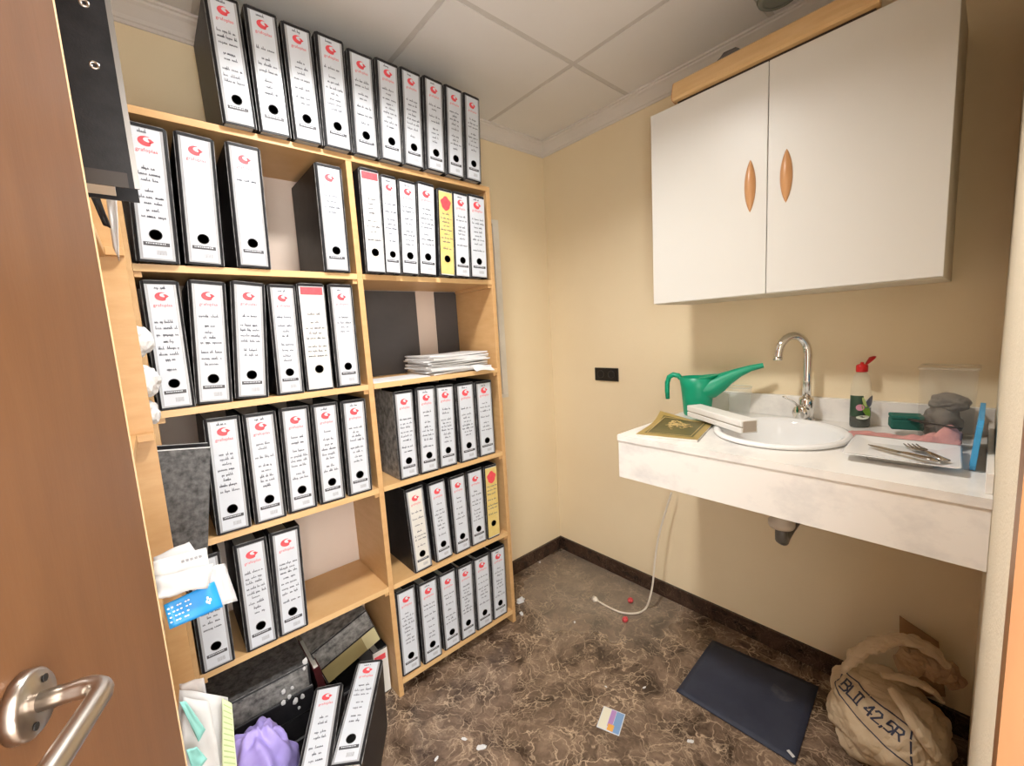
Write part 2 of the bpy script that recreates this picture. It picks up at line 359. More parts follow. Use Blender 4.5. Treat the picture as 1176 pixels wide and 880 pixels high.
darkpage = mat('dark_page_edges', (.030, .028, .027), .8, var=(.055, .052, .05), vscale=30, stretch=(12, 1, 1))
def make_binder(label, w, h, depth=.285, seed=0, style='white', lw=.68, group=None, lines=9, pages=True, side=None):
    rng = random.Random(seed)
    t = thing('binder', label, 'binder', group=group)
    c = .006; th = .0028; hw = w/2
    outer = [(hw, depth), (hw, c), (hw-c*.4, c*.25), (hw-c, 0), (-hw+c, 0), (-hw+c*.4, c*.25), (-hw, c), (-hw, depth)]
    inner = [(-hw+th, depth), (-hw+th, c+th), (-hw+c, th), (hw-c, th), (hw-th, c+th), (hw-th, depth)]
    sides = bblack if not side else side
    # U-shaped shell as strips
    m = MB(); pts = outer+inner; n = len(pts)
    vs = [(x, y, .0008) for x, y in pts]+[(x, y, h) for x, y in pts]
    fs = [(i, (i+1) % n, n+(i+1) % n, n+i) for i in range(n)]
    fs += [(0, 1, 12, 13), (1, 2, 12), (2, 3, 11, 12), (3, 4, 10, 11), (4, 5, 9, 10), (5, 6, 9), (6, 7, 8, 9)]
    fs += [tuple(n+i for i in f)[::-1] for f in fs[n:]]
    m.add(vs, fs)
    if side:
        for i, f in enumerate(m.f):
            if all(abs(abs(m.v[j][0])-hw) < 1e-6 for j in f): m.m[i] = 1
    m.build('cover', [bblack, sides], t)
    m = MB()
    for sx in (-1, 1):
        m.box(sx*(hw+.0003)-.0007, sx*(hw+.0003)+.0007, c-.001, c+.0016, .002, h-.002)
    m.box(-hw+c, hw-c, -.0004, .0016, h-.0002, h+.0012)
    m.build('edge_piping', bedge, t)
    MB().box(-hw+th+.004, hw-th-.004, c+th+.004, depth-.028, .006, h-(.065 if pages else .010)).build('paper_block', pagem if pages else darkpage, t)
    if style == 'plain': return t
    LW = w*lw; lh = LW/2; z0, z1 = h*.03, h*.968
    pm = plast_l if lw > .74 else plast
    pw = min(hw-.0035, lh+.006)
    MB().box(-pw, pw, -.0010, -.0002, z0-.004, z1+.002).build('label_pocket', pm, t)
    lm = {'white': paper, 'red': paper2, 'yellow': yellowp, 'warm': paper2}[style]
    lab = MB().box(-lh, lh, -.0018, -.0011, z0, z1).build('spine_label', lm, t)
    def pl(dy):
        return lambda x, z: (x, -dy, z)
    f = pl(.0022)
    if style in ('white', 'warm'):
        s = LW*.27; cz = h*.880; m = MB(); m.add([f(x*s, cz+y*s) for x, y in SW[0]], SW[1]); m.add([f(x*s, cz+y*s) for x, y in SW[2]], [tuple(range(len(SW[2])))])
        ts = LW*.74/txw
        m.add([f(x*ts, h*.803+y*ts) for x, y, _ in TXT[0]], TXT[1])
        m.build('logo', redp, lab)
    elif style == 'red':
        m = MB().box(-lh, lh, -.0023, -.0019, z1-h*.07, z1).build('red_band', redp, lab)
    else:
        m = MB(); cz = h*.84
        ring = [(lh*.75*math.cos(a)*(1+.12*math.sin(5*a)), cz+lh*.85*math.sin(a)*(1+.10*math.cos(4*a))) for a in [2*math.pi*k/22 for k in range(22)]]
        m.add([f(*p) for p in ring], [tuple(range(22))]); m.build('red_mark', redp, lab)
    if lines < 2:
        m = MB()
        for k in range(7): m.stroke([(-lh*.8, h*(.72-.065*k)), (lh*.8, h*(.72-.065*k))], .0005, f)
        m.build('ruled_lines', inkg, lab)['kind'] = 'stuff'
    # handwriting
    m = MB(); hh = h*.0215; a = lh*.84
    if style == 'white' and rng.random() < .55 and lines > 2:
        y_ = MB()
        for p in scribble(rng, -a*.6, a*.3, h*.937, hh): y_.stroke(p, .0010, f)
        y_.build('date_note', inkm, lab)
    z = h*.755
    for k in range(lines):
        z -= h*rng.choice((.042, .047, .052, .078))
        if z < h*.30: break
        q = rng.choice((1, 1, .7, .5)); off = rng.uniform(-.15, .15)*a
        for p in scribble(rng, -a*q+off*(1-q), a*q*.95, z, hh): m.stroke(p, rng.choice((.0008, .0009, .0011)), f)
    if m.v: m.build('handwriting', inkm, lab)['kind'] = 'stuff'
    # printed bar, barcode and finger hole
    m = MB(); m.add([f(-lh*.90, h*.122), f(lh*.90, h*.122), f(lh*.90, h*.150), f(-lh*.90, h*.150)], [(0, 1, 2, 3)])
    g = pl(.0024); x = -lh*.72
    m.mi = 1
    while x < lh*.6:
        d = LW*rng.uniform(.03, .07); m.add([g(x, h*.136), g(x+d, h*.136), g(x+d, h*.144), g(x, h*.144)], [(0, 1, 2, 3)]); x += d+LW*.025
    m.mi = 2; x = -lh*.05
    while x < lh*.62:
        d = LW*rng.uniform(.012, .03); m.add([f(x, h*.058), f(x+d, h*.058), f(x+d, h*.092), f(x, h*.092)], [(0, 1, 2, 3)]); x += d+LW*.018
    if style != 'yellow' and style != 'red': m.build('printed_bar', [barm, paper, inkg], lab)
    key = 0
    if key not in HOLE:
        q = MB().lathe([(.0128, .0), (.0128, .0010), (.0112, .0014)], 20, caps=False); q.mi = 1; q.lathe([(.0112, .0012), (.0004, .0012)], 20)
        q.v = [(x, -z-.0018, y) for x, y, z in q.v]; o = q.build('finger_hole', [holem, holem], t); HOLE[key] = o.data
    else:
        o = bpy.data.objects.new('finger_hole', HOLE[key]); col.objects.link(o); o.parent = t
    s = min(1.0, LW/.058)
    o.scale = (s*1.08, 1, s*1.08); o.location = (0, 0, h*.205)
    return t
ORD = ['first', 'second', 'third', 'fourth', 'fifth', 'sixth', 'seventh', 'eighth', 'ninth', 'tenth']
# x of spine centre, width, height, lean in degrees (towards the sink positive)
ROWS = [
 ('top', -.336, ZB[0], [(-1.605, .083, .340, -1.3), (-1.513, .085, .344, -.5), (-1.420, .084, .338, -.2), (-1.327, .090, .344, .8), (-1.229, .088, .335, 1.4), (-1.138, .087, .338, 2.1), (-1.049, .084, .340, 2.6), (-.956, .086, .340, 2.8), (-.862, .083, .341, 3.0), (-.772, .082, .340, 2.9)]),
 ('L0', -.328, ZB[1], [(-1.836, .088, .348, 2.2), (-1.734, .088, .350, 2.5), (-1.613, .087, .352, 1.5), (-1.369, .085, .345, .7)]),
 ('L1', -.316, ZB[2], [(-1.844, .079, .349, .6), (-1.758, .086, .350, 3.6), (-1.663, .087, .350, 4.6), (-1.555, .077, .346, 1.4), (-1.463, .083, .353, .7), (-1.367, .081, .353, .6)]),
 ('L2', -.316, ZB[3], [(-1.756, .087, .350, 1.3), (-1.657, .088, .347, .8), (-1.561, .087, .348, 1.4), (-1.464, .084, .346, 1.0), (-1.367, .086, .343, 1.1)]),
 ('L3', -.321, ZB[4], [(-1.843, .082, .352, .2), (-1.726, .087, .352, .6), (-1.635, .088, .353, 1.6)]),
 ('R0', -.334, ZB[1], [(-1.238, .078, .356, 1.2), (-1.172, .066, .347, 2.2), (-1.103, .068, .343, 2.9), (-1.026, .074, .349, 3.4), (-.940, .066, .339, 2.9), (-.863, .071, .339, 2.4), (-.778, .084, .341, 1.8)]),
 ('R2', -.312, ZB[3], [(-1.168, .080, .348, .5), (-1.081, .084, .350, 1.9), (-.989, .088, .347, 1.6), (-.883, .092, .344, .2), (-.780, .092, .340, .2)]),
 ('R3', -.312, ZB[4], [(-1.145, .080, .354, -2.3), (-1.042, .082, .349, -2.0), (-.948, .080, .347, -.9), (-.858, .085, .349, -.1), (-.778, .070, .347, .9)]),
 ('R4', -.313, ZB[5], [(-1.236, .083, .362, .5), (-1.140, .088, .356, .4), (-1.040, .082, .350, -.2), (-.957, .080, .345, 1.0), (-.863, .090, .347, .7), (-.769, .088, .347, 1.2)]),
]
SHELF = ['top shelf', 'second shelf', 'third shelf', 'fourth shelf', 'bottom shelf']
seed = 10
for key, yf, zb, items in ROWS:
    n = len(items); wd = []
    for i, (x, w, h, ln) in enumerate(items):
        lim = w
        for j in (i-1, i+1):
            if 0 <= j < n:
                x2, w2, h2, l2 = items[j]
                for e in (0, 1):
                    dx = abs((x2+e*h2*math.tan(R(l2)))-(x+e*h*math.tan(R(ln))))
                    lim = min(lim, dx*.985*2*w/(w+w2)) if dx < (w+w2)/2*1.015 else lim
        wd.append(lim)
    for i, (x, w, h, ln) in enumerate(items):
        seed += 1; w = wd[i]; style, lw, side, lines = 'white', .68, None, 9
        if key == 'R0': lw = .84
        if key in ('R2', 'R3', 'R4'): lw = .72
        if (key, i) in (('R0', 0), ('L1', 4)): style, lw = 'red', .82
        if (key, i) in (('R0', 4), ('R3', 4)): style, lw = 'yellow', .92
        if (key, i) in (('L0', 1), ('L0', 2)): lines = 0 if i == 1 else 1
        if (key, i) in (('L0', 3), ('L1', 5)): lines = 4
        if (key, i) == ('R2', 0): side = marbled2
        if key == 'R3' and i == 0: style = 'warm'
        desc = {'white': 'white-labelled black binder', 'warm': 'black binder with creamy label', 'red': 'binder with red-topped white label', 'yellow': 'yellow-spined binder with red mark'}[style]
        if key == 'top':
            label = f'{desc}, {ORD[n-1-i]} from the sink end on top of the bookcase'
        else:
            c = key[0]; k = int(key[1]); cnt = i if c == 'R' else n-1-i
            label = f'{desc}, {ORD[cnt]} from the middle upright, {SHELF[k]}, ' + ('column nearer the sink' if c == 'R' else 'column nearer the door')
        b = make_binder(label, w, h, seed=seed, style=style, lw=lw, lines=lines, side=side, group='binders in the bookcase')
        a = R(ln); yo = yf+random.Random(seed).uniform(-.004, .004)
        lift = abs(math.sin(a))*w/2
        b.location = (x, yo, zb+.0004+lift); b.rotation_euler = (0, a, 0)

def frame_from(px, xdir, up):
    """matrix with local z along up, local x near xdir"""
    z = Vector(up).normalized(); x = Vector(xdir); x = (x-z*x.dot(z)).normalized(); y = z.cross(x)
    return Matrix(((x.x, y.x, z.x, px[0]), (x.y, y.y, z.y, px[1]), (x.z, y.z, z.z, px[2]), (0, 0, 0, 1)))
# two binders standing on their open edges on the floor, spines up, in front of the bottom compartment
b = make_binder('white-labelled black binder lying spine-up on the floor, closest to the open marble floor', .086, .345, seed=201, lw=.70, depth=.278)
b.matrix_world = frame_from((-1.624, -.700, .2815), (1, 0, 0), (.553, .831, .061))
b = make_binder('white-labelled black binder lying spine-up on the floor beside the purple bag', .084, .345, seed=202, lw=.66, depth=.276)
b.matrix_world = frame_from((-1.732, -.741, .2815), (1, 0, 0), (.448, .889, .096))

# ------------------------------------------------------------------ small shape helpers
def blob(name, size, m, seed=0, amp=.25, freq=2.0, ridge=.5, flat=-.75, sub=4, parent=None, fold=0):
    """crumpled closed lump with a flattened underside, standing on local z = 0"""
    bm = bmesh.new(); bmesh.ops.create_icosphere(bm, subdivisions=sub, radius=1)
    for v in bm.verts:
        p = v.co.copy(); q = p*freq+Vector((seed*7.3, seed*3.1, seed*1.7))
        d = amp*noise.fractal(q, 1.0, 2.0, 4)+ridge*amp*(1-2*abs(noise.noise(q*1.7)))
        if fold: d += fold*math.sin(9*math.atan2(p.y, p.x)+4*p.z+3*noise.noise(q))
        p = p*(1+d)
        if p.z < flat: p.z = flat+(p.z-flat)*.05
        v.co = Vector((p.x*size[0], p.y*size[1], p.z*size[2]))
    zm = min(v.co.z for v in bm.verts)
    for v in bm.verts: v.co.z -= zm
    me = bpy.data.meshes.new(name); bm.to_mesh(me); bm.free(); me.materials.append(m)
    o = bpy.data.objects.new(name, me); col.objects.link(o)
    if parent: o.parent = parent
    return o
def slab_px(name, m, corners, thick, parent=None, bend=0, seed=0, n=8):
    """sheet through four corner points (in order round the edge), slightly wavy, with real thickness"""
    c = [Vector(p) for p in corners]; nrm = (c[1]-c[0]).cross(c[3]-c[0]).normalized()
    def fn(u, v):
        p = c[0]*(1-u)*(1-v)+c[1]*u*(1-v)+c[2]*u*v+c[3]*(1-u)*v
        return p+nrm*bend*noise.noise(Vector((u*2.3+seed, v*2.3, seed*.7)))
    return MB().grid(fn, n, n).build(name, m, parent, True, solid=thick)

# ------------------------------------------------------------------ second bookcase behind the door
B2 = thing('bookcase', 'narrow beech bookcase on the side wall behind the open door', 'bookcase', (-2.2, -.74, 0))
def b2(name, x0, x1, y0, y1, z0, z1, m=beech):
    return MB().box(x0+2.2, x1+2.2, y0+.74, y1+.74, z0, z1).build(name, m, B2, bevel=.0008, seg=1)
X2 = -1.900
b2('upright', -2.19, X2, -.420, -.400, 0, 2.06); b2('upright', -2.19, -1.928, -1.080, -1.060, 0, 2.06)
b2('top_board', -2.19, -1.940, -1.0595, -.4205, 2.04, 2.06)
for z in (1.672, 1.225, .838, .440, .070): b2('shelf_board', -2.19, -1.934, -1.0595, -.4205, z-.02, z); b2('cleat', -1.9335, X2-.001, -.4405, -.4205, z-.018, z)
b2('back_panel', -2.196, -2.1905, -1.08, -.40, .05, 2.05, backp)
# binders sticking out of it
b = make_binder('plain black binder with metal eyelets jutting from the bookcase behind the door', .078, .345, depth=.290, style='plain')
b.location = (-2.156, -.878, 1.6729); b.rotation_euler = (0, 0, R(-90))
for z in (.168, .250):
    m = MB().lathe([(.0028, .0), (.0028, .0012), (.0058, .0012), (.0058, 0)], 18, caps=False)
    m.v = [(.0391+zz, .262+x, z+y) for x, y, zz in m.v]; m.build('eyelet', steel, b, True)
alu = mat('dull_aluminium', (.30, .29, .28), .4, .8)
MB().box(.0385, .0400, .285, .2915, .001, .344).build('edge_protector', alu, b)
dkbr = mat('worn_dark_tape', (.030, .022, .018), .5)
MB().box(.0390, .0402, .12, .2785, .0005, .022).build('bottom_tape', dkbr, b)
b = make_binder('grey marbled binder wedged between the two bookcases above the blue folder', .072, .345, depth=.285, style='plain', side=marbled)
b.matrix_world = frame_from((-2.120, -.3595, .815), (0, -1, 0), (math.sin(R(8)), 0, math.cos(R(8))))
b.location.z += .285*math.sin(R(8))
for sx in (-1, 1): MB().box(sx*.035-.0016, sx*.035+.0016, .004, .284, .3435, .3462).build('edge_protector', plast_l, b)
# loose sheets hanging under the black binder
slab_px('paper_sheet', sheetm, [at(121, 222, 1, -.72), at(134, 224, 1, -.72), at(137, 300, 1, -.70), at(130, 284, 1, -.70)], .0012, bend=.006, seed=3)
tag(bpy.context.scene.objects['paper_sheet'], 'white sheet hanging below the eyeleted black binder', 'paper')
o = slab_px('folder_corner', bblack, [at(103, 224, 1, -.78), at(113, 222, 1, -.78), at(127, 262, 1, -.76), at(118, 258, 1, -.76)], .004, bend=.002, seed=5)
tag(o, 'black folder corner hanging below the eyeleted binder', 'folder')
# crumpled papers stuffed in the gap between the two bookcases
for k, (u, v, r) in enumerate(((157, 397, .032), (165, 442, .034), (168, 476, .028))):
    p = at(u, v, 1, -.368)
    o = blob('crumpled_paper', (r*.8, r, r*1.05), sheetm, seed=11+k, amp=.22, freq=1.6, ridge=.9, flat=-5, sub=3)
    o.location = (p.x+.004, p.y, p.z-r)
    tag(o, ['crumpled white paper ball stuffed highest between the two bookcases', 'crumpled white paper ball stuffed in middle between the two bookcases', 'crumpled white paper ball stuffed lowest between the two bookcases'][k], 'paper')
# papers and the blue folder jutting from the third shelf
bluem = mat('blue_plastic', (.02, .30, .78), .3, var=(.03, .36, .84), vscale=10)
sleeve = glass_mat('clear_sleeve', (.80, .82, .84), .15, .45)
yb = -.70
def P(u, v, y): return at(u, v, 1, y)
o = slab_px('paper_sheet', sheetm, [P(176, 640, yb+.05), P(217, 622, yb+.05), P(236, 650, yb), P(180, 668, yb)], .0015, bend=.006, seed=21); tag(o, 'topmost white sheet above the blue folder', 'paper')
printm = mat('envelope_paper', (.72, .71, .69), .7, var=(.76, .75, .73), vscale=10)
e = thing('envelope', 'greyish printed envelope poking out above the blue folder', 'envelope')
slab_px('sheet', printm, [P(176, 645, yb+.02), P(237, 629, yb+.02), P(241, 655, yb-.005), P(178, 672, yb-.005)], .002, e, bend=.003, seed=22)
m = MB()
for k in range(5):
    a, c = P(208+k*5, 644-k*1.4, yb+.0095-.004), P(212+k*5, 645.5-k*1.4, yb+.0095-.004)
    m.add([a, (c.x, a.y, a.z), (c.x, a.y, a.z-.006), (a.x, a.y, a.z-.006)], [(0, 1, 2, 3)])
m.build('print', inkg, e)
o = slab_px('paper_bundle', sheetm, [P(178, 664, yb-.01), P(245, 648, yb-.01), P(238, 674, yb-.045), P(180, 688, yb-.045)], .006, bend=.012, seed=23); tag(o, 'folded white paper bundle lying on the blue folder', 'paper')
o = slab_px('plastic_sleeve', sleeve, [P(232, 652, yb+.00), P(258, 647, yb+.00), P(273, 690, yb-.02), P(246, 698, yb-.02)], .001, bend=.006, seed=24); tag(o, 'clear plastic sleeve hanging beside the blue folder', 'sleeve')
fo_ = thing('blue_folder', 'bright blue plastic folder with white dots jutting from the shelf', 'folder')
c4 = [P(188, 695, yb-.04), P(246, 668, yb-.02), P(256, 697, yb-.035), P(195, 723, yb-.055)]
slab_px('cover', bluem, c4, .003, fo_, bend=.003, seed=25)
wp = mat('white_print', (.80, .85, .90), .5)
def onq(c, u, v, off):
    c = [Vector(p) for p in c]; nr = (c[1]-c[0]).cross(c[3]-c[0]).normalized()
    if nr.dot(CAM-c[0]) < 0: nr = -nr
    return c[0]*(1-u)*(1-v)+c[1]*u*(1-v)+c[2]*u*v+c[3]*(1-u)*v+nr*off
rng = random.Random(4)
m = MB()
for i in range(7):
    for j in range(4):
        u, v = .06+i*.075+rng.uniform(-.02, .02), .22+j*.18
        if u > .5-.05*j: continue
        m.add([onq(c4, u+.018*math.cos(a)*1.4, v+.035*math.sin(a), .0042) for a in [R(60*k) for k in range(6)]], [tuple(range(6))])
m.build('white_dots', wp, fo_)['kind'] = 'stuff'
m = MB()
for (du, dv) in ((0, 0), (.035, .06), (.07, -.03), (.03, -.12)):
    m.add([onq(c4, .74+du+.024*math.cos(a), .58+dv+.065*math.sin(a), .0044) for a in [R(45*k) for k in range(8)]], [tuple(range(8))])
m.build('flower_logo', wp, fo_)['kind'] = 'stuff'
# papers on the fourth shelf
aqua = mat('aqua_card', (.25, .62, .58), .5, var=(.30, .66, .62), vscale=8)
greenp = mat('pale_green_squared_paper', (.60, .68, .42), .6, var=(.66, .74, .48), vscale=10)
y4 = -.74
o = slab_px('paper_sheet', sleeve, [P(206, 786, y4+.03), P(234, 778, y4+.03), P(240, 812, y4+.02), P(208, 822, y4+.02)], .001, bend=.006, seed=31); tag(o, 'clear crinkled sleeve topping the papers below the blue folder', 'sleeve')
o = slab_px('paper_sheet', sheetm, [P(206, 792, y4+.015), P(262, 802, y4+.015), P(268, 905, y4+.0), P(200, 905, y4+.0)], .002, bend=.008, seed=32); tag(o, 'tall white sheet standing behind the aqua card', 'paper')
o = slab_px('paper_sheet', sheetm, [P(210, 800, y4), P(240, 806, y4), P(258, 905, y4-.02), P(206, 905, y4-.02)], .002, bend=.008, seed=35); tag(o, 'white sheet standing between aqua card and squared paper', 'paper')
sq = thing('squared_paper_pad', 'pale green squared paper strip standing beside the purple bag', 'paper')
cq = [P(255, 802, y4-.012), P(266, 808, y4-.012), P(274, 905, y4-.03), P(255, 905, y4-.03)]
slab_px('sheet', greenp, cq, .004, sq, bend=.002, seed=33)
m = MB()
for k in range(14):
    m.add([onq(cq, .1, .05+k*.065, .0035), onq(cq, .9, .05+k*.065, .0035), onq(cq, .9, .065+k*.065, .0035), onq(cq, .1, .065+k*.065, .0035)], [(0, 1, 2, 3)])
m.build('ruling', mat('green_ruling', (.42, .55, .25), .6), sq)['kind'] = 'stuff'
o = slab_px('aqua_card', aqua, [P(206, 806, y4-.03), P(214, 806, y4-.03), P(236, 838, y4-.035), P(228, 852, y4-.035)], .0015, bend=.003, seed=34); tag(o, 'aqua blue card leaning among the white papers', 'card')
o = slab_px('aqua_card', aqua, [P(214, 862, y4-.04), P(226, 858, y4-.04), P(238, 872, y4-.045), P(222, 890, y4-.045)], .0015, bend=.003, seed=36); tag(o, 'smaller aqua card low among the white papers', 'card')

# ------------------------------------------------------------------ pile in the bottom compartment
LIE = Matrix(((0, 0, -1, 0), (0, 1, 0, 0), (1, 0, 0, 0), (0, 0, 0, 1)))      # binder lying flat, spine still facing the room
for k in range(4):
    sd = marbled if k == 3 else None
    b = make_binder(['lowest black binder lying flat in the bottom compartment', 'black binder lying second from floor in the bottom compartment', 'black binder lying under the marbled one in the bottom compartment', 'marbled binder lying on top of the flat pile, bottom compartment'][k], .082, .284, depth=.275, style='plain', side=sd)
    b.matrix_world = Matrix.Translation((-1.593-.003*k, -.312+.004*(k % 2), .0412+k*.0835)) @ LIE
    if k == 3:
        MB().box(-.038, .038, -.0012, -.0002, .008, .278).build('marbled_spine', marbled2, b)
rng = random.Random(9)
for k in range(9):
    u, v = [(327, 800), (334, 806), (337, 795), (341, 812), (345, 818), (349, 806), (352, 766), (351, 773), (327, 813)][k]
    p = at(u, v, 1, -.335); r = rng.uniform(.004, .008)
    o = blob('paper_scrap', (r, r*.4, r*1.4), sheetm, seed=40+k, amp=.3, sub=2, flat=-3); o.location = (p.x, -.3215, p.z)
    tag(o, 'tiny white paper scrap on the edge of the flat-lying binders', 'scrap', 'white scraps on the flat black binders')
redb = mat('dark_red_cover', (.055, .008, .010), .5, var=(.075, .012, .014), vscale=12)
t = thing('book', 'dark red hardback leaning beside the flat binders in bottom compartment', 'book')
t.matrix_world = frame_from((-1.552, -.290, .0045), (1, 0, 0), (-.13, 0, .99))
MB().box(0, .003, 0, .20, .004, .285).box(.019, .022, 0, .20, .004, .285).box(.003, .019, 0, .003, .004, .285).build('cover', redb, t)
MB().box(.0032, .0188, .0032, .195, .010, .280).build('pages', pagem, t)
b = make_binder('white box file with red label standing beside the middle upright', .060, .195, depth=.22, style='plain', side=plast_l)
b.location = (-1.338, -.252, .0006)
MB().box(-.029, .029, -.0016, -.0002, .004, .191).build('white_spine', paper2, b)
MB().box(-.026, .020, -.0026, -.0017, .150, .172).build('red_label', redp, b)
b = make_binder('black binder lying under the tilted marbled one, bottom compartment', .085, .110, depth=.20, style='plain')
b.matrix_world = Matrix.Translation((-1.375, -.24, .0432)) @ LIE
TA = R(17)
b = make_binder('olive-yellow box file tilted beneath the light marbled binder', .070, .222, depth=.20, style='plain', side=None)
olive = mat('olive_card', (.34, .28, .12), .6, var=(.40, .34, .16), vscale=10); paley = mat('pale_yellow_card', (.66, .62, .36), .6)
TM = Matrix.Translation((-1.334, -.240, .262)) @ Matrix.Rotation(-TA, 4, 'Y')
b.matrix_world = TM @ LIE
MB().box(-.033, .033, -.0012, -.0002, .060, .218).build('olive_spine', olive, b)
MB().box(-.033, .033, -.0012, -.0002, .004, .0595).build('yellow_patch', paley, b)
b = make_binder('light grey marbled binder tilted on top of the olive box file', .078, .222, depth=.20, style='plain', side=marbled2)
b.matrix_world = TM @ Matrix.Translation((0, .003, .0765)) @ LIE
MB().box(-.037, .037, -.0012, -.0002, .004, .218).build('marbled_spine', marbled2, b)
# purple bag
purp = mat('lavender_plastic', (.36, .29, .72), .45, var=(.44, .37, .80), vscale=9)
o = blob('plastic_bag', (.085, .085, .165), purp, seed=3, amp=.18, freq=1.0, ridge=.9, flat=-.92, sub=5, fold=.045)
o.location = (-1.782, -.452, .0005)
for pl_ in o.data.polygons: pl_.use_smooth = True
tag(o, 'crumpled lavender purple plastic bag on the floor by the binders', 'bag')

# ------------------------------------------------------------------ paper stack on the open shelf
ps = thing('paper_stack', 'untidy stack of white papers on the open bookcase shelf', 'papers', (-.89, -.20, ZB[2]))
rng = random.Random(6)
greyp = mat('grey_paper', (.62, .61, .60), .7, var=(.72, .71, .70), vscale=8)
for k in range(11):
    a = R(rng.uniform(-6, 6)); ox, oy = rng.uniform(-.012, .012), rng.uniform(-.008, .008)-(.012 if k in (2, 6) else 0)
    th = rng.uniform(.003, .007); z = .0006+k*.0072
    hx, hy = .150, .105
    def fn(u, v, z=z, a=a, ox=ox, oy=oy):
        x, y = (u*2-1)*hx, (v*2-1)*hy
        zz = z+.003*math.sin(3*u+k)*(0.3+u)+.010*max(0, .25-u)*(k/11)
        return Vector((x*math.cos(a)-y*math.sin(a)+ox, x*math.sin(a)+y*math.cos(a)+oy, zz+.004))
    MB().grid(fn, 6, 3).build('paper_sheaf', sheetm if k % 4 else greyp, ps, solid=.0058)
def drape(u, v):
    x = .05+u*.10; y = -.085-.055*v; z = .022-.030*max(0, v-.25)+.004*math.sin(5*u)
    return Vector((x, y-.012, z))
MB().grid(drape, 6, 6).build('drooping_sheet', sheetm, ps, solid=.0012)
tag(MB().box(-1.281, -1.045, -.3160, -.16, ZB[2]+.0003, ZB[2]+.0035).build('paper_sheet', sheetm), 'flat white sheet lying on the open shelf beside the paper stack', 'paper')

# ------------------------------------------------------------------ things on the walls
pn = thing('electrical_panel', 'tall white framed electrical panel door half hidden by the bookcase', 'panel', (-.585, 0, 1.06))
pw = mat('panel_white', (.86, .83, .76), .5, var=(.70, .66, .58), vscale=5); pg = mat('panel_grey', (.36, .34, .30), .5, var=(.40, .38, .34), vscale=5)
m = MB().box(-.2, .2, -.0155, -.0005, 0, .022).box(-.2, .2, -.0155, -.0005, .94, .962).box(-.2, -.160, -.0155, -.0005, .022, .94).box(.160, .2, -.0155, -.0005, .022, .94)
m.build('frame', pw, pn, bevel=.001, seg=1)
MB().box(-.1595, .1595, -.012, -.0005, .0225, .9395).build('panel_door', pg, pn)
for z in (.30, .55): MB().box(.152, .159, -.0165, -.0121, z, z+.05).build('hinge', steel, pn)
so = thing('wall_socket', 'black double wall socket left of the sink counter', 'socket', (0, -.410, 1.161), (0, 0, 0))
blkp = mat('socket_black', (.012, .011, .010), .35, var=(.016, .015, .014), vscale=10)
MB().box(-.010, -.0005, -.077, .077, -.036, .036).build('plate', blkp, so, bevel=.003)
for y in (-.035, .035):
    m = MB().lathe([(.022, 0), (.022, .0018), (.0195, .0018), (.0185, .0004)], 24, caps=False); m.v = [(-.0102-zz, y+x, yy) for x, yy, zz in m.v]; m.build('outlet_ring', blkp, so, True)
    m = MB().lathe([(.018, .0003), (.001, .0003)], 20, caps=False); m.v = [(-.0104-zz, y+x, yy) for x, yy, zz in m.v]; m.build('outlet', holem, so)

# wall cabinet
CX, CY0, CY1, CYS, CZ0, CZ1 = -.330, -.890, -1.703, -1.2944, 1.500, 2.2085
cb = thing('wall_cabinet', 'white two-door wall cabinet above the sink', 'cabinet', (0, CY0, CZ0))
MB().box(CX+.0195, -.0005, CY1-CY0+.001, -.001, -.003, CZ1-CZ0-.002).build('body', carcase, cb, bevel=.001, seg=1)
def lens(h, w, d):
    def fn(u, v):
        t = u*2-1; q = max(0, 1-t*t); a = math.pi*v
        return Vector((-.0003-d*math.sin(a)*q**.8, -w*math.cos(a)*q**.85, t*h))
    return MB().grid(fn, 18, 10)
for (ya, yb_, hu, hv, hh) in ((CY0, CYS+.0012, 861.5, 214, .083), (CYS-.0012, CY1, 903, 202, .080)):
    dr = MB().box(CX, CX+.019, yb_-CY0, ya-CY0, 0, CZ1-CZ0).build('door', white_lam, cb, bevel=.0012, seg=2)
    p = at(hu, hv, 0, CX); hd = lens(hh, .017, .016).build('handle', wood_h, dr, True); hd.location = (CX, p.y-CY0, p.z-CZ0)
# wooden trim lying on the cabinet
st = thing('wooden_trim_rail', 'loose curved wooden trim rail lying on top of the cabinet', 'trim', (0, 0, CZ1))
prof = [(-.326, .009), (-.340, .011), (-.346, .018), (-.345, .032), (-.340, .052), (-.335, .070), (-.328, .077), (-.316, .077), (-.314, .070), (-.314, .009)]
MB().prism(prof, -1.555, -.985, 1).build('rail', beech_e, st, bevel=.0006, seg=1)
MB().box(-.324, -.300, -1.545, -.995, .0005, .0088).build('gap_shade_strip', mat('gap_shade', (.03, .018, .012), .6), st)  # shade of the gap under the rail, painted as a dark strip
MB().prism([(x, z) for x, z in prof], -.9848, -.982, 1).build('end_cap', wood_h, st)
rg = mat('grey_rag', (.10, .095, .09), .9, var=(.14, .13, .125), vscale=30)
o = blob('rag', (.040, .075, .066), rg, seed=8, amp=.25, sub=4); o.location = (-.250, -1.150, CZ1+.0005); tag(o, 'dark grey rag on top of the cabinet behind the rail', 'cloth')

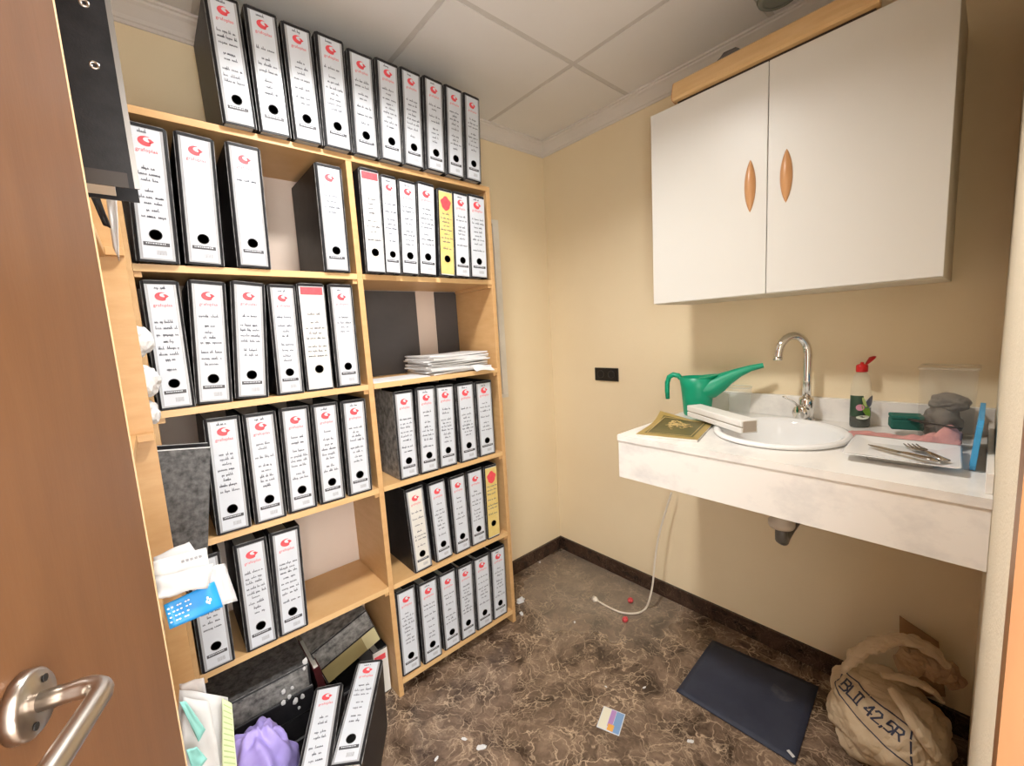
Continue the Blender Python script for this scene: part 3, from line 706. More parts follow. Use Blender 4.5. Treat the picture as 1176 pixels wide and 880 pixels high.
# ------------------------------------------------------------------ counter and basin
KX, KY0, KY1, KZ, KB = -.631, -.909, YF+.0005, 1.027, .866
BC, BRX, BRY = (-.315, -1.335), .205, .190
ct = thing('sink_counter', 'white marble wash counter with deep apron fixed to the wall', 'counter', (0, KY0, KB))
def slab_hole():
    n = 64; m = MB(); vs = []
    x0, x1, y0, y1 = KX, -.0005, KY1, KY0
    for z in (KZ-.022, KZ):
        for k in range(n):
            a = 2*math.pi*(k+.5)/n; c, s_ = math.cos(a), math.sin(a)
            t = min((x1-BC[0])/c if c > 0 else (x0-BC[0])/c, (y1-BC[1])/s_ if s_ > 0 else (y0-BC[1])/s_)
            vs.append((BC[0]+c*t, BC[1]+s_*t-KY0, z-KB))
        for k in range(n):
            a = 2*math.pi*(k+.5)/n; vs.append((BC[0]+BRX*.93*math.cos(a), BC[1]+BRY*.93*math.sin(a)-KY0, z-KB))
    # pull the nearest outer vertices onto the rectangle's corners
    for z in (0, 1):
        for cx_, cy_ in ((x0, y0), (x0, y1), (x1, y0), (x1, y1)):
            k = min(range(n), key=lambda k: (vs[z*2*n+k][0]-cx_)**2+(vs[z*2*n+k][1]+KY0-cy_)**2); vs[z*2*n+k] = (cx_, cy_-KY0, vs[z*2*n+k][2])
    fs = []
    for k in range(n):
        j = (k+1) % n
        fs += [(k, j, n+j, n+k), (2*n+k, 3*n+k, 3*n+j, 2*n+j), (k, 2*n+k, 2*n+j, j), (n+k, n+j, 3*n+j, 3*n+k)]
    return m.add(vs, fs)
slab_hole().build('top_slab', cmarble, ct)
MB().box(KX+.004, KX+.024, KY1-KY0, -.001, 0, KZ-KB-.0225).build('front_apron', cmarble, ct, bevel=.001, seg=1)
MB().box(KX+.0245, -.0005, -.021, -.001, 0, KZ-KB-.0225).build('end_apron', cmarble, ct, bevel=.001, seg=1)
MB().box(-.020, -.0005, KY1-KY0, -.0, KZ-KB+.0003, KZ-KB+.085).build('backsplash', cmarble, ct, bevel=.001, seg=1)
MB().box(KX+.03, -.0205, KY1-KY0, KY1-KY0+.012, KZ-KB+.0003, KZ-KB+.045).build('side_splash', cmarble, ct, bevel=.001, seg=1)
cer = mat('white_ceramic', (.84, .84, .83), .12, var=(.86, .86, .85), vscale=3)
bs = thing('basin', 'oval white ceramic basin set in the marble counter', 'basin', (BC[0], BC[1], KZ))
MB().lathe([(.99, .0004), (1.03, .004), (1.04, .010), (1.02, .015), (.97, .017), (.92, .013), (.88, .002), (.84, -.03), (.74, -.085), (.55, -.125), (.25, -.140), (.10, -.143), (.10, -.150), (.27, -.147), (.58, -.133), (.78, -.092), (.88, -.030), (.90, -.002), (.925, -.001)], 56, sx=BRX, sy=BRY, caps=False).build('bowl', cer, bs, True)
MB().lathe([(.022, -.141), (.024, -.1395), (.016, -.1385), (.001, -.1385)], 20).build('drain', chrome, bs, True)
# trap under the counter
pvc = mat('white_pvc', (.60, .52, .42), .4, var=(.64, .56, .46), vscale=6); gpvc = mat('grey_pvc', (.10, .095, .085), .4, var=(.13, .125, .115), vscale=6)
tp = thing('drain_trap', 'white and grey plastic drain trap under the basin', 'pipe', (-.315, -1.350, .640))
MB().lathe([(.016, .060), (.036, .060), (.040, .068), (.040, .082), (.034, .088), (.030, .150), (.020, .170), (.019, .243)], 24).build('trap_cup', pvc, tp, True)
MB().tube([(0, 0, .066), (0, 0, .03), (.004, 0, .014), (.016, 0, .006), (.040, 0, .012), (.07, -.006, .030), (.12, -.01, .040), (.311, -.01, .040)], [.019, .019, .020, .020, .018, .017, .016, .016], 14).build('elbow_pipe', gpvc, tp, True)
m = MB().lathe([(.018, 0), (.036, 0), (.040, .006), (.018, .009)], 24, caps=False); m.v = [(.3145-z, -.01+x, .040+y) for x, y, z in m.v]; m.build('wall_flange', pvc, tp, True)

# faucet
fa = thing('faucet', 'chrome swan-neck faucet behind the basin', 'faucet', (-.066, -1.352, KZ), (0, 0, R(140)))
MB().lathe([(.027, .0005), (.027, .006), (.023, .009)], 24).build('base_flange', chrome, fa, True)
MB().lathe([(.0245, .009), (.0245, .082), (.022, .088), (.015, .091)], 24).build('body', chrome, fa, True)
pts = [(0, 0, .080), (0, 0, .16), (0, 0, .250)]
for k in range(1, 13):
    a = R(15*k); pts.append((.055-.055*math.cos(a), 0, .250+.072*math.sin(a)))
pts += [(.1105, 0, .247)]
MB().tube(pts, [.0140]*3+[.0140]*12+[.0135], 16).build('neck', chrome, fa, True)
MB().tube([(.1106, 0, .246), (.111, 0, .236)], .0152, 16).build('aerator', chrome, fa, True)
hn = MB().tube([(.014, .012, .036), (.034, .016, .036), (.040, .017, .036), (.044, .018, .036)], [.024, .028, .028, .024], 22).build('handle', chrome, fa, True)
MB().tube([(.036, .018, .056), (.066, .024, .082), (.106, .028, .104)], [.0065, .0048, .0055], 10, flat=.6).build('lever', chrome, hn, True)

# watering can
grn = mat('green_plastic', (.0, .30, .16), .35, var=(.0, .33, .18), vscale=4)
dirv = Vector((.30, -.95, 0)).normalized()
wc = thing('watering_can', 'green plastic watering can with long spout by the wall', 'watering can', (-.165, -.988, KZ), (0, 0, math.atan2(dirv.y, dirv.x)))
MB().lathe([(.001, .0006), (.050, .0006), (.054, .006), (.058, .06), (.064, .12), (.071, .163), (.068, .164), (.060, .12), (.054, .06), (.050, .009), (.001, .009)], 36, sy=.85, caps=False).build('body', grn, wc, True)
MB().tube([(.020, 0, .112), (.055, 0, .122), (.085, 0, .140), (.115, 0, .160), (.155, 0, .182), (.195, 0, .199), (.238, 0, .210)], [.049, .046, .038, .028, .0185, .0125, .0095], 18, flat=1.0, caps=False).build('spout', grn, wc, True)
pts = [(-.060, 0, .152), (-.075, 0, .168), (-.095, 0, .172), (-.112, 0, .162), (-.120, 0, .138), (-.121, 0, .10), (-.119, 0, .066)]
MB().tube(pts, [.013, .014, .014, .0135, .013, .0125, .011], 12, flat=.8).build('handle', grn, wc, True)
def rimc(u, v):
    a = R(-115+230*u); x, y = .070*math.cos(a), .060*math.sin(a); lift = .012*max(0, math.cos(a))*v
    return Vector((x*(1+.25*v*max(0, math.cos(a))), y, .162+lift))
MB().grid(rimc, 20, 4).build('spout_collar', grn, wc, True, solid=.002)
# tumbler
gl = glass_mat('clear_glass', (.86, .92, .90), .03, .10)
tb = thing('glass_tumbler', 'clear glass tumbler between watering can and faucet', 'glass', (-.085, -1.125, KZ))
MB().lathe([(.001, .0005), (.036, .0005), (.038, .004), (.046, .118), (.0435, .118), (.036, .010), (.001, .010)], 32, caps=False).build('glass', gl, tb, True)
MB().lathe([(.045, .1175), (.0468, .1188), (.0450, .1202), (.0430, .1188), (.045, .1175)], 32, caps=False).build('lip', glass_mat('glass_edge', (.85, .90, .88), .05, .35), tb, True)

# magazine
gold = mat('gold_cover', (.36, .25, .07), .45, var=(.42, .30, .10), vscale=14); oliv = mat('dark_olive_print', (.10, .085, .025), .45, var=(.14, .115, .035), vscale=12); goldl = mat('pale_gold_print', (.66, .48, .20), .45, var=(.56, .38, .14), vscale=30)
mg = thing('magazine', 'gold and dark green magazine curling at the counter end', 'magazine')
mc = [Vector((-.612, -.975, 0)), Vector((-.565, -1.175, 0)), Vector((-.285, -1.110, 0)), Vector((-.332, -.912, 0))]
def mg_at(u, v, dz):
    p = mc[0]*(1-u)*(1-v)+mc[1]*u*(1-v)+mc[2]*u*v+mc[3]*(1-u)*v
    curl = .030*max(0, (v-.55)/.45)**2*max(0, 1-u*1.6)
    return Vector((p.x, p.y, KZ+.0006+curl+dz))
MB().grid(lambda u, v: mg_at(u, v, .0035), 10, 12).build('pages', pagem, mg, solid=.0065)
MB().grid(lambda u, v: mg_at(u, v, .0074), 10, 12).build('cover', gold, mg, solid=.0008)
MB().grid(lambda u, v: mg_at(.10+u*.80, .10+v*.82, .0081), 10, 12).build('cover_panel', oliv, mg)
def mgs(x, z): return mg_at(x, z, .0085)
m = MB()
for a_, b_ in (((.14, .13), (.86, .13)), ((.86, .13), (.86, .88)), ((.86, .88), (.14, .88)), ((.14, .88), (.14, .13))): m.stroke([a_, b_], .012, mgs)
m.build('cover_border', goldl, mg)
m = MB(); rng = random.Random(14)
for k in range(26):
    x, z = rng.uniform(.28, .66), rng.uniform(.45, .80); pl_ = [(x, z)]
    for q in range(4): x += rng.uniform(-.06, .08); z += rng.uniform(-.05, .05); pl_.append((min(.8, max(.2, x)), min(.84, max(.3, z))))
    m.stroke(pl_, .022, mgs)
m.build('cover_picture', goldl, mg)['kind'] = 'stuff'
# long white box across magazine and basin
wb = thing('white_box', 'long slim white box lying across magazine and basin rim', 'box')
ba, bb = Vector((-.262, -1.020, KZ+.0195)), Vector((-.430, -1.285, KZ+.0195))
d_ = (bb-ba).normalized(); L_ = (bb-ba).length
wb.matrix_world = Matrix(((d_.x, -d_.y, 0, ba.x), (d_.y, d_.x, 0, ba.y), (0, 0, 1, ba.z), (0, 0, 0, 1)))
wbm = mat('white_card', (.80, .79, .75), .5, var=(.83, .82, .78), vscale=6); tan = mat('tan_end', (.48, .41, .33), .6)
MB().box(0, L_, -.030, .030, 0, .018).build('tray', wbm, wb, bevel=.002)
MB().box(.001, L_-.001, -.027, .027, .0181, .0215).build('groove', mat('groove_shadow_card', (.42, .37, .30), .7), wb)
MB().box(0, L_, -.031, .031, .0216, .044).build('lid', wbm, wb, bevel=.003)
MB().box(L_+.0002, L_+.0012, -.024, .024, .004, .040).build('end_label', tan, wb)

# dish soap bottle
bo = thing('soap_bottle', 'clear dish-soap bottle with red flip cap and dark liquid', 'bottle', (-.064, -1.508, KZ), (0, 0, R(-35)))
clr = glass_mat('clear_plastic', (.80, .82, .70), .08, .12)
MB().lathe([(.001, .0006), (.030, .0006), (.033, .005), (.033, .120), (.031, .150), (.024, .178), (.014, .190), (.013, .196)], 32, sy=.72, caps=False).build('body', clr, bo, True)
MB().lathe([(.001, .0012), (.0295, .0012), (.0326, .006), (.0326, .066), (.001, .066)], 32, sy=.715, caps=False).build('liquid', mat('dark_green_liquid', (.004, .012, .010), .1), bo, True)
MB().lathe([(.016, .191), (.017, .194), (.017, .212), (.014, .216), (.006, .218), (.005, .224), (.001, .224)], 24, sy=.9).build('cap', mat('cap_red', (.55, .008, .010), .35), bo, True)
MB().tube([(.012, 0, .213), (.024, 0, .224), (.036, 0, .236), (.046, 0, .240)], [.004, .008, .011, .006], 12, flat=.45).build('flip_lid', MATS['cap_red'], bo, True)
def labf(a0, a1, z0, z1, name, m, off):
    def fn(u, v):
        a = R(a0+(a1-a0)*u); r = .0332+off
        return Vector((r*math.cos(a), r*.72*math.sin(a), z0+(z1-z0)*v))
    return MB().grid(fn, 14, 4).build(name, m, lb or bo, True)
lb = None
lb = labf(-200, -112, .040, .112, 'label', mat('label_dark_green', (.02, .05, .03), .4, var=(.04, .09, .05), vscale=30), .0004)
def leaf(cx, cz, rx, rz, m, rot=0, name='label_print', off=.0011):
    def fn(x, z):
        a = R(cx)+x/.030; r = .0332+off
        return Vector((r*math.cos(a), r*.72*math.sin(a), cz+z))
    mm = MB(); n = 16; P_ = []
    for k in range(n):
        t = 2*math.pi*k/n; x, z = rx*math.cos(t), rz*math.sin(t); P_.append(fn(x*math.cos(rot)-z*math.sin(rot), x*math.sin(rot)+z*math.cos(rot)))
    return mm.add(P_, [tuple(range(n))]).build(name, m, lb)
leaf(-75, .090, .012, .024, mat('label_slate', (.12, .14, .22), .4), -.6, off=.0028)
leaf(-95, .062, .010, .026, mat('label_lime', (.20, .42, .05), .4), .4, off=.0032)
leaf(-128, .072, .011, .011, mat('label_pink', (.70, .32, .42), .4), off=.0035)
leaf(-112, .038, .018, .007, mat('label_white', (.75, .80, .70), .4), off=.0038)
leaf(-108, .090, .004, .018, mat('label_pale_lime', (.55, .68, .25), .4), .3, off=.0040)

# clear tub with grey cloths
tubm = glass_mat('cloudy_plastic', (.70, .66, .56), .15, .09)
tu = thing('plastic_tub', 'tall clear plastic tub in the counter corner', 'tub', (-.098, -1.715, KZ))
def rr(hx, hy, r, n=6):
    return [(sx*(hx-r)+r*math.cos(R(a0+90*k/n)), sy*(hy-r)+r*math.sin(R(a0+90*k/n))) for sx, sy, a0 in ((1, 1, 0), (-1, 1, 90), (-1, -1, 180), (1, -1, 270)) for k in range(n+1)]
def shell(secs, flip=False):
    m = MB(); n = len(secs[0][0]); vs = [(x, y, z) for poly, z in secs for x, y in poly]
    fs = [(i*n+k, i*n+(k+1) % n, (i+1)*n+(k+1) % n, (i+1)*n+k) for i in range(len(secs)-1) for k in range(n)]
    fs.append(tuple(range(n))); return m.add(vs, fs)
shell([(rr(.056, .056, .012), .001), (rr(.060, .060, .013), .212)]).build('walls', tubm, tu, True, solid=.0015)
m = MB(); n = 28; o_, i_ = rr(.0635, .0635, .015), rr(.0605, .0605, .013)
m.add([(x, y, .2125) for x, y in o_]+[(x, y, .2125) for x, y in i_]+[(x, y, .219) for x, y in o_]+[(x, y, .219) for x, y in i_],
      [f for k in range(n) for j in [(k+1) % n] for f in ((k, j, n+j, n+k), (2*n+k, 3*n+k, 3*n+j, 2*n+j), (k, 2*n+k, 2*n+j, j), (n+k, n+j, 3*n+j, 3*n+k))])
m.build('rim', glass_mat('cloudy_rim', (.62, .55, .45), .2, .2), tu, True)
gcl = mat('grey_cloth', (.14, .125, .105), .95, var=(.26, .235, .20), vscale=22, bump=.2, bscale=150)
for k, (dx, dy, dz, s_) in enumerate(((-.004, .010, .004, (.040, .040, .050)), (.004, -.004, .086, (.038, .040, .026)))):
    o = blob('cleaning_cloth', s_, gcl, seed=60+k, amp=.2, freq=1.4, ridge=.9, sub=4, flat=-.8); o.location = (-.098+dx, -1.715+dy, KZ+dz)
    for q in o.data.polygons: q.use_smooth = True
    tag(o, ['grey cleaning cloth at the bottom of the clear tub', 'grey cleaning cloth lying uppermost in the clear tub'][k], 'cloth')
# pink cloth, sponge, spatula, blue board
pink = mat('pink_cloth', (.58, .27, .25), .95, var=(.68, .36, .33), vscale=18, bump=.3, bscale=200)
def pk(u, v):
    y = -1.508-.245*u; x = -.268+.090*v+.008*math.sin(7*u)
    e = .016+.046*smoothstep(.45, .95, u)*math.sin(math.pi*v)
    return Vector((x, y, KZ+.0035+e*(.5+.9*abs(noise.noise(Vector((u*6, v*4, 2)))))*math.sin(math.pi*min(1, max(0, v)))**.5))
o = MB().grid(pk, 36, 16).build('pink_cloth', pink, smooth=True, solid=.003); tag(o, 'rumpled pink cloth lying between basin and tub', 'cloth')
spg = mat('dark_green_sponge', (.01, .115, .085), .8, var=(.015, .14, .105), vscale=40, bump=.3, bscale=300)
sp = thing('scouring_sponge', 'dark green sponge block on the pink cloth', 'sponge', (-.130, -1.630, KZ+.024), (0, 0, R(14)))
MB().box(-.030, .030, -.038, .038, 0, .032).build('foam', spg, sp, bevel=.005, seg=3)
MB().box(-.030, .030, -.038, .038, .0322, .044).build('scouring_pad', spg, sp, bevel=.003, seg=2)
dkp = mat('dark_utensil', (.035, .028, .026), .4)
ut = thing('spatula', 'dark slim utensil lying on the pink cloth by the plate', 'utensil')
a_, b_ = Vector((-.190, -1.672, KZ+.060)), Vector((-.262, -1.752, KZ+.066))
MB().tube([a_, a_*.6+b_*.4, b_], [.010, .006, .005], 10, flat=.4).build('handle', dkp, ut, True)
MB().tube([a_+Vector((.030, .028, -.001)), a_+Vector((.012, .011, 0)), a_], [.010, .012, .009], 10, flat=.3).build('blade', dkp, ut, True)
blu = mat('sky_blue_board', (.05, .34, .66), .4, var=(.06, .38, .70), vscale=6)
cbd = thing('cutting_board', 'blue plastic cutting board leaning on the counter side wall', 'cutting board', (-.30, YF+.0290, KZ+.0006), (R(4), 0, 0))
def rrect(x0, x1, z0, z1, r, n=5):
    return [(cx_+r*math.cos(R(a0+90*k/n)), cz_+r*math.sin(R(a0+90*k/n))) for cx_, cz_, a0 in ((x1-r, z1-r, 0), (x0+r, z1-r, 90), (x0+r, z0+r, 180), (x1-r, z0+r, 270)) for k in range(n+1)]
MB().prism(rrect(-.150, .150, 0, .125, .022), 0, .010, 1).build('board', blu, cbd, bevel=.001, seg=1)
MB().prism(rrect(-.148, -.128, .012, .112, .009), .0102, .0112, 1).build('grip_edge', blu, cbd)
# plate, knife, fork
pt = thing('rectangular_plate', 'white rectangular plate carrying a knife and fork', 'plate', (-.402, -1.650, KZ), (0, 0, R(2)))
def rrp(hx, hy): return rr(hx, hy, min(hx, hy)*.10, 4)
shell([(rrp(.070, .062), .0008), (rrp(.074, .066), .010), (rrp(.116, .108), .021), (rrp(.119, .111), .0235), (rrp(.114, .106), .0225), (rrp(.074, .066), .014)]).add([], []).build('dish', cer, pt, True)
m = MB(); m.add([(x, y, .0141) for x, y in rrp(.074, .066)], [tuple(range(20))]); m.build('well', cer, pt)
def cut(name, label, cat, p0, p1): 
    t = thing(name, label, cat); d = (p1-p0); L = d.length; d.normalize(); s_ = Vector((0, 0, 1)).cross(d).normalized(); u = d.cross(s_)
    t.matrix_world = Matrix(((d.x, s_.x, u.x, p0.x), (d.y, s_.y, u.y, p0.y), (d.z, s_.z, u.z, p0.z), (0, 0, 0, 1))); return t, L
ks = mat('cutlery_steel', (.42, .37, .32), .25, 1.0)
k0, k1 = Vector((-.392, -1.578, KZ+.0215)), Vector((-.492, -1.722, KZ+.0270))
t, L = cut('table_knife', 'steel table knife lying across the white plate', 'knife', k0, k1)
MB().prism([(0, .001), (.02, -.009), (L*.52, -.011), (L*.52, .009), (.03, .009)], 0, .0014, 2).build('blade', ks, t, bevel=.0004, seg=1)
MB().tube([(L*.5, -.001, .001), (L*.6, 0, .002), (L*.9, 0, .002), (L, 0, .001)], [.007, .009, .011, .009], 10, flat=.4).build('handle', ks, t, True)
f0, f1 = Vector((-.335, -1.660, KZ+.0225)), Vector((-.480, -1.735, KZ+.0280))
t, L = cut('table_fork', 'steel table fork lying on the white plate beside the knife', 'fork', f0, f1)
for k in range(4):
    y = -.0135+.009*k; MB().tube([(0, y, .002), (.02, y, -.001), (.042, y*.95, 0)], [.0014, .0022, .0026], 6).build('tine', ks, t, True)
MB().prism([(.040, -.016), (.054, -.016), (.070, -.006), (.070, .006), (.054, .016), (.040, .016)], -.0012, .0012, 2).build('fork_root', ks, t)
MB().tube([(.064, 0, 0), (.09, 0, .003), (L, 0, .001)], [.006, .005, .011], 10, flat=.35).build('handle', ks, t, True)

# ------------------------------------------------------------------ things on the floor
cbm = mat('white_cable', (.72, .66, .56), .45)
cbl = thing('power_cable', 'white power cable hanging from counter onto the floor', 'cable')
pth = [at(771, 566, 0, -.06), at(763, 592, 0, -.07), at(756, 618, 0, -.09), at(752, 645, 0, -.11), at(750, 668, 0, -.13), at(747, 684, 0, -.155)]
pth += [Vector((p.x, p.y, .006)) for p in (at(742, 698, 2, .006), at(733, 704, 2, .006), at(715, 704, 2, .006), at(698, 697, 2, .006), at(686, 690, 2, .006))]
fin = []
for i in range(len(pth)-1):
    a, b = pth[i], pth[i+1]; p0 = pth[max(0, i-1)]; p3 = pth[min(len(pth)-1, i+2)]
    for k in range(6):
        q = k/6; fin.append(.5*((2*a)+(b-p0)*q+(2*p0-5*a+4*b-p3)*q*q+(3*a-3*b+p3-p0)*q**3))
fin.append(pth[-1])
MB().tube(fin, .0048, 8).build('cord', cbm, cbl, True)
e_ = pth[-1]; dd = (pth[-1]-pth[-2]).normalized()
MB().tube([e_-dd*.004, e_+dd*.01, e_+dd*.028], [.007, .014, .013], 14).build('plug', cbm, cbl, True)
for s_ in (-1, 1):
    sd = Vector((0, 0, 1)).cross(dd)*s_*.0055; MB().tube([e_+dd*.0285+sd, e_+dd*.040+sd], .002, 8).build('pin', steel, cbl, True)
navy = mat('navy_rubber', (.018, .023, .045), .7, var=(.028, .034, .058), vscale=9, bump=.1, bscale=300)
mt = thing('floor_mat', 'dark navy rubber mat lying flat on the floor', 'mat')
c = [Vector((-.150, -1.045, 0)), Vector((-.113, -1.428, 0)), Vector((-.500, -1.455, 0)), Vector((-.508, -1.062, 0))]
def fm(u, v):
    p = c[0]*(1-u)*(1-v)+c[1]*u*(1-v)+c[2]*u*v+c[3]*(1-u)*v
    return Vector((p.x, p.y, .0042+.006*max(0, noise.noise(Vector((u*2.2, v*2.2, 4))))*(1 if 0 < u < 1 and 0 < v < 1 else .4)))
MB().grid(fm, 16, 16).build('sheet', navy, mt, True, solid=.005)
ctr = Vector((-.235, -1.345, 0)); m = MB()
def stp(a, r): return Vector((ctr.x+r*math.cos(a), ctr.y+r*math.sin(a), .0085))
n = 22; ring = [(a := 2*math.pi*k/n, stp(a, .040*(1+.25*noise.noise(Vector((math.cos(a)*1.5, math.sin(a)*1.5, 1))))))[1] for k in range(n)]
ring = [Vector((p.x, p.y, fm(.72, .30).z+.0030)) for p in ring]
m.add(ring, [tuple(range(n))]); m.build('dust_stain', mat('dusty_navy', (.065, .065, .080), .9, var=(.03, .034, .055), vscale=40), mt)
MB().box(-.012, .012, -.005, .005, 0, .0008, Matrix.Translation((-.478, -1.436, .0108)) @ Matrix.Rotation(R(60), 4, 'Z')).build('care_tag', sheetm, mt)
# paper sack
sackm = mat('cement_sack_paper', (.52, .40, .26), .85, var=(.60, .48, .33), vscale=7, bump=.15, bscale=60)
sk_ = thing('paper_sack', 'crumpled tan cement sack with dark printed lettering under the counter', 'sack', (-.225, -1.635, 0))
def crease(q):
    d = noise.voronoi(q)[0]; return d[1]-d[0]
bm = bmesh.new(); bmesh.ops.create_icosphere(bm, subdivisions=6, radius=1)
for v in bm.verts:
    p = v.co.copy(); q = p*1.6+Vector((4.2, 1.1, 7.7))
    face = max(0, p.dot(Vector((-.80, .30, .30)).normalized()))**2
    d = .07*noise.fractal(q, 1.0, 2.0, 3)+(.20*crease(q*1.1)+.07*crease(q*2.6))*(1-.55*face)-.10
    p = p*(1+d)
    p.x *= .165; p.y *= .158; p.z *= .150; p.y += .25*max(0, p.z)*(1 if p.y > 0 else .3)
    if p.z < -.085: p.z = -.085+(p.z+.085)*.03
    v.co = p
zmin = min(v.co.z for v in bm.verts)
for v in bm.verts: v.co.z -= zmin-.0005
me = bpy.data.meshes.new('sack_body'); bm.to_mesh(me); bm.free(); me.materials.append(sackm)
so_ = bpy.data.objects.new('sack_body', me); col.objects.link(so_); so_.parent = sk_
bvh = bvhtree.BVHTree.FromPolygons([v.co.copy() for v in me.vertices], [tuple(p.vertices) for p in me.polygons])
pn_ = Vector((-.86, .18, .42)).normalized(); pr = Vector((-.16, -.92, -.30)); pr = (pr-pn_*pr.dot(pn_)).normalized(); pu = pn_.cross(pr)
if pu.z < 0: pu = -pu
org = Vector((0, .0, .125))
def onsack(x, z):
    o = org+pr*x+pu*z+pn_*.6; hit = bvh.ray_cast(o, -pn_)
    return (hit[0]+hit[1]*.0012) if hit[0] else org+pr*x+pu*z
GLY = {'B': [[(0, 0), (0, 1), (.5, 1), (.62, .8), (.5, .55), (0, .52)], [(.5, .55), (.66, .28), (.5, 0), (0, 0)]], 'L': [[(0, 1), (0, 0), (.55, 0)]],
       'I': [[(.05, 0), (.05, 1)], [(.40, 0), (.40, 1)], [(-.08, 1), (.53, 1)], [(-.08, 0), (.53, 0)]], '4': [[(.45, 0), (.45, 1), (0, .35), (.62, .35)]],
       '2': [[(0, .8), (.15, 1), (.45, 1), (.55, .75), (0, 0), (.6, 0)]], ',': [[(.12, .1), (.02, -.18)]], '5': [[(.5, 1), (.05, 1), (0, .55), (.35, .62), (.55, .35), (.35, 0), (0, .05)]],
       'R': [[(0, 0), (0, 1), (.45, 1), (.55, .75), (.4, .5), (0, .5)], [(.3, .5), (.6, 0)]]}
ink2 = mat('navy_print_ink', (.025, .03, .06), .6)
S_ = .031; x = -.098
def dense(pl, n=4):
    out = []
    for a, b in zip(pl, pl[1:]): out += [(a[0]+(b[0]-a[0])*k/n, a[1]+(b[1]-a[1])*k/n) for k in range(n)]
    return out+[pl[-1]]
m = MB()
for ch, adv in (('B', .78), ('L', .72), ('I', 1.05), ('4', .72), ('2', .72), (',', .28), ('5', .62), ('R', .7)):
    for plp in GLY[ch]: m.stroke(dense([(x+px_*S_, -.008+pz_*S_) for px_, pz_ in plp]), .0048, onsack)
    x += adv*S_
m.build('printed_lettering', ink2, so_)['kind'] = 'stuff'
m = MB()
m.stroke(dense([(-.118, .016), (-.112, .034), (-.07, .040), (-.05, .034), (.02, .040), (.075, .040), (.115, -.045), (.06, -.048), (-.02, -.036), (-.085, -.026), (-.116, -.014), (-.118, .016)], 8), .0038, onsack)
m.build('printed_border', ink2, so_)
# crumpled mouth of the sack: a rolled pale fold arching over a darker inner wad
foldm = mat('sack_inner_paper', (.34, .21, .11), .85, var=(.50, .36, .23), vscale=9)
def crumple_tube(name, pts, rad, m, seed, amp=.35, n=22, flat=1.0):
    P_ = [Vector(p) for p in pts]; fine = []; fr = []
    for i in range(len(P_)-1):
        a, b = P_[i], P_[i+1]; p0 = P_[max(0, i-1)]; p3 = P_[min(len(P_)-1, i+2)]
        for k in range(8):
            q = k/8; fine.append(.5*((2*a)+(b-p0)*q+(2*p0-5*a+4*b-p3)*q*q+(3*a-3*b+p3-p0)*q**3)); fr.append(rad[i]*(1-q)+rad[i+1]*q)
    fine.append(P_[-1]); fr.append(rad[-1])
    mb = MB().tube(fine, fr, n, True, flat); out = []
    for i, p in enumerate(mb.v):
        c_ = fine[min(i//n, len(fine)-1)]; p = Vector(p); q = p*26+Vector((seed, 0, 0))
        out.append(c_+(p-c_)*(1+amp*(crease(q)*1.4-.55)+amp*.5*noise.noise(p*14)))
    mb.v = [tuple(p) for p in out]; return mb.build(name, m, sk_)
L0 = Vector((-.225, -1.635, 0))
def sp_(u, v, x): return at(u, v, 0, x)-L0
crumple_tube('rolled_fold', [sp_(968, 772, -.27), sp_(985, 752, -.27), sp_(1006, 740, -.26), sp_(1035, 735, -.23), sp_(1066, 744, -.20), sp_(1088, 766, -.17)], [.018, .028, .030, .028, .026, .014], sackm, 3, .55, flat=.75)
crumple_tube('inner_wad', [sp_(1030, 762, -.20), sp_(1058, 764, -.17), sp_(1084, 772, -.14), sp_(1098, 788, -.13)], [.030, .042, .040, .022], foldm, 8, .55)
crumple_tube('torn_flap', [sp_(1012, 775, -.285), sp_(1040, 780, -.255), sp_(1066, 790, -.225), sp_(1082, 806, -.20)], [.012, .017, .020, .010], sackm, 12, .5, flat=.6)
crumple_tube('side_fold', [sp_(1022, 790, -.325), sp_(1040, 815, -.335), sp_(1060, 845, -.345), sp_(1076, 870, -.34)], [.012, .022, .026, .016], sackm, 15, .35, flat=.7)
kraft = mat('brown_cardboard', (.30, .17, .07), .8, var=(.34, .20, .09), vscale=12)
o = slab_px('cardboard_piece', kraft, [at(1033, 707, 0, -.050), at(1078, 738, 0, -.040), at(1086, 800, 0, -.040), at(1033, 800, 0, -.050)], .004, bend=.004, seed=2)
tag(o, 'brown cardboard piece standing behind the cement sack', 'cardboard')
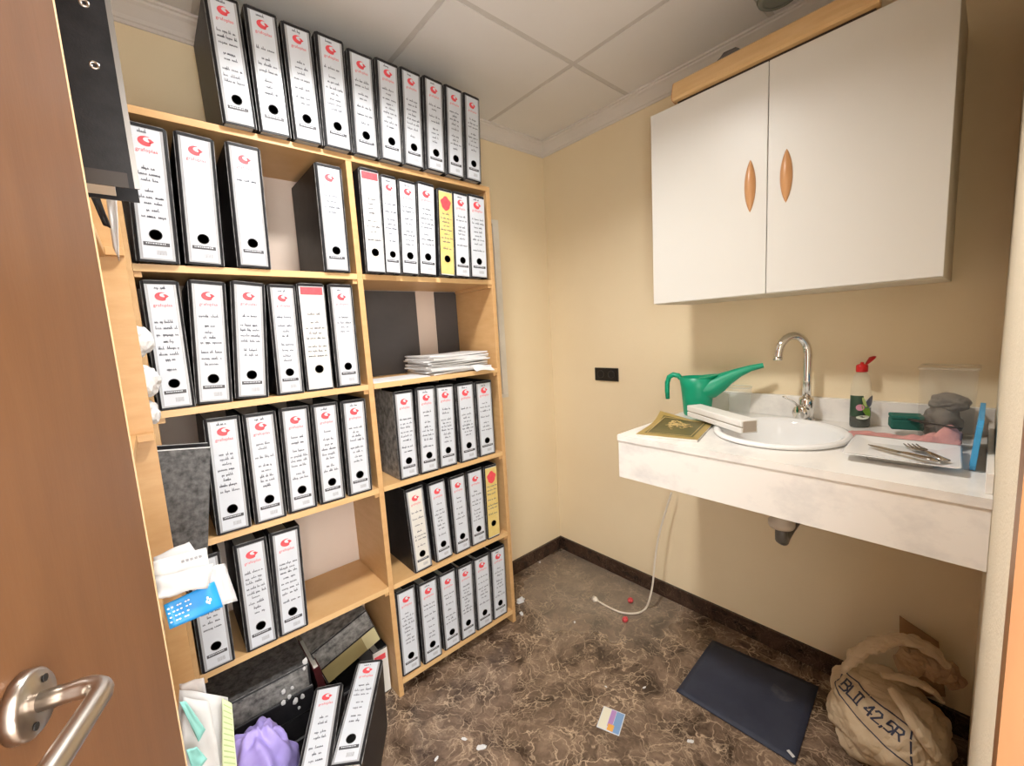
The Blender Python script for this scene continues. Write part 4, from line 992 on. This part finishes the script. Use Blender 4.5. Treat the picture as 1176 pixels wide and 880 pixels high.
# card, sweets, scraps
cr = thing('promo_card', 'small colourful printed card lying on the floor', 'card', (-.787, -.958, .0006), (0, 0, R(20)))
cr.scale = (1.35, 1.35, 1)
MB().box(-.034, .034, -.030, .030, 0, .0012).build('card', paper, cr)
pm_ = [('print_blue', (.18, .32, .55), (-.032, .032, -.028, -.008)), ('print_purple', (.40, .22, .48), (-.020, .032, -.007, .006)), ('print_pale', (.70, .68, .55), (-.032, .032, .007, .028)), ('print_orange', (.75, .38, .08), (-.031, -.012, -.012, .004))]
for k, (nm, c_, (x0, x1, y0, y1)) in enumerate(pm_): MB().box(x0, x1, y0, y1, .00125, .0014+.0002*k).build('printed_area', mat(nm, c_, .5), cr)
rsw = mat('red_sweet', (.55, .05, .06), .35, var=(.65, .09, .10), vscale=30)
for k, (u, v) in enumerate(((724, 690), (718, 712))):
    p = at(u, v, 2, .008); o = blob('red_sweet', (.016, .013, .012), rsw, seed=70+k, amp=.12, sub=3, flat=-.8); o.location = (p.x, p.y, .0004)
    tag(o, ['small red sweet inside the cable loop on the floor', 'small red sweet outside the cable loop on the floor'][k], 'sweet')
for k, (u, v, r, lb_) in enumerate(((598, 692, .016, 'white paper ball on the floor at the bookcase foot'), (599, 706, .009, 'smaller white paper ball on the floor at the bookcase foot'), (553, 859, .013, 'white torn scrap alone on the open marble floor'), (620, 646, .007, 'white scrap on the floor close to the room corner'), (533, 849, .008, 'thin white sliver beside the torn scrap on the floor'), (501, 872, .007, 'tiny white scrap on the floor near leaning binders'), (696, 789, .004, 'tiny white crumb on the floor above the printed card'), (740, 790, .005, 'white scrap on the floor between card and mat'), (660, 715, .006, 'pale scrap on the grey floor patch near plug'), (793, 852, .008, 'white sliver on the floor beside the navy mat'))):
    p = at(u, v, 2, 0); o = blob('paper_scrap', (r*1.1, r*.6, r*.22 if k > 1 else r), sheetm, seed=80+k, amp=.6, freq=1.3, sub=3, flat=-.5); o.location = (p.x, p.y, .0004); o.rotation_euler = (0, 0, k*1.3)
    tag(o, lb_, 'scrap')
p = at(738, 770, 2, 0)
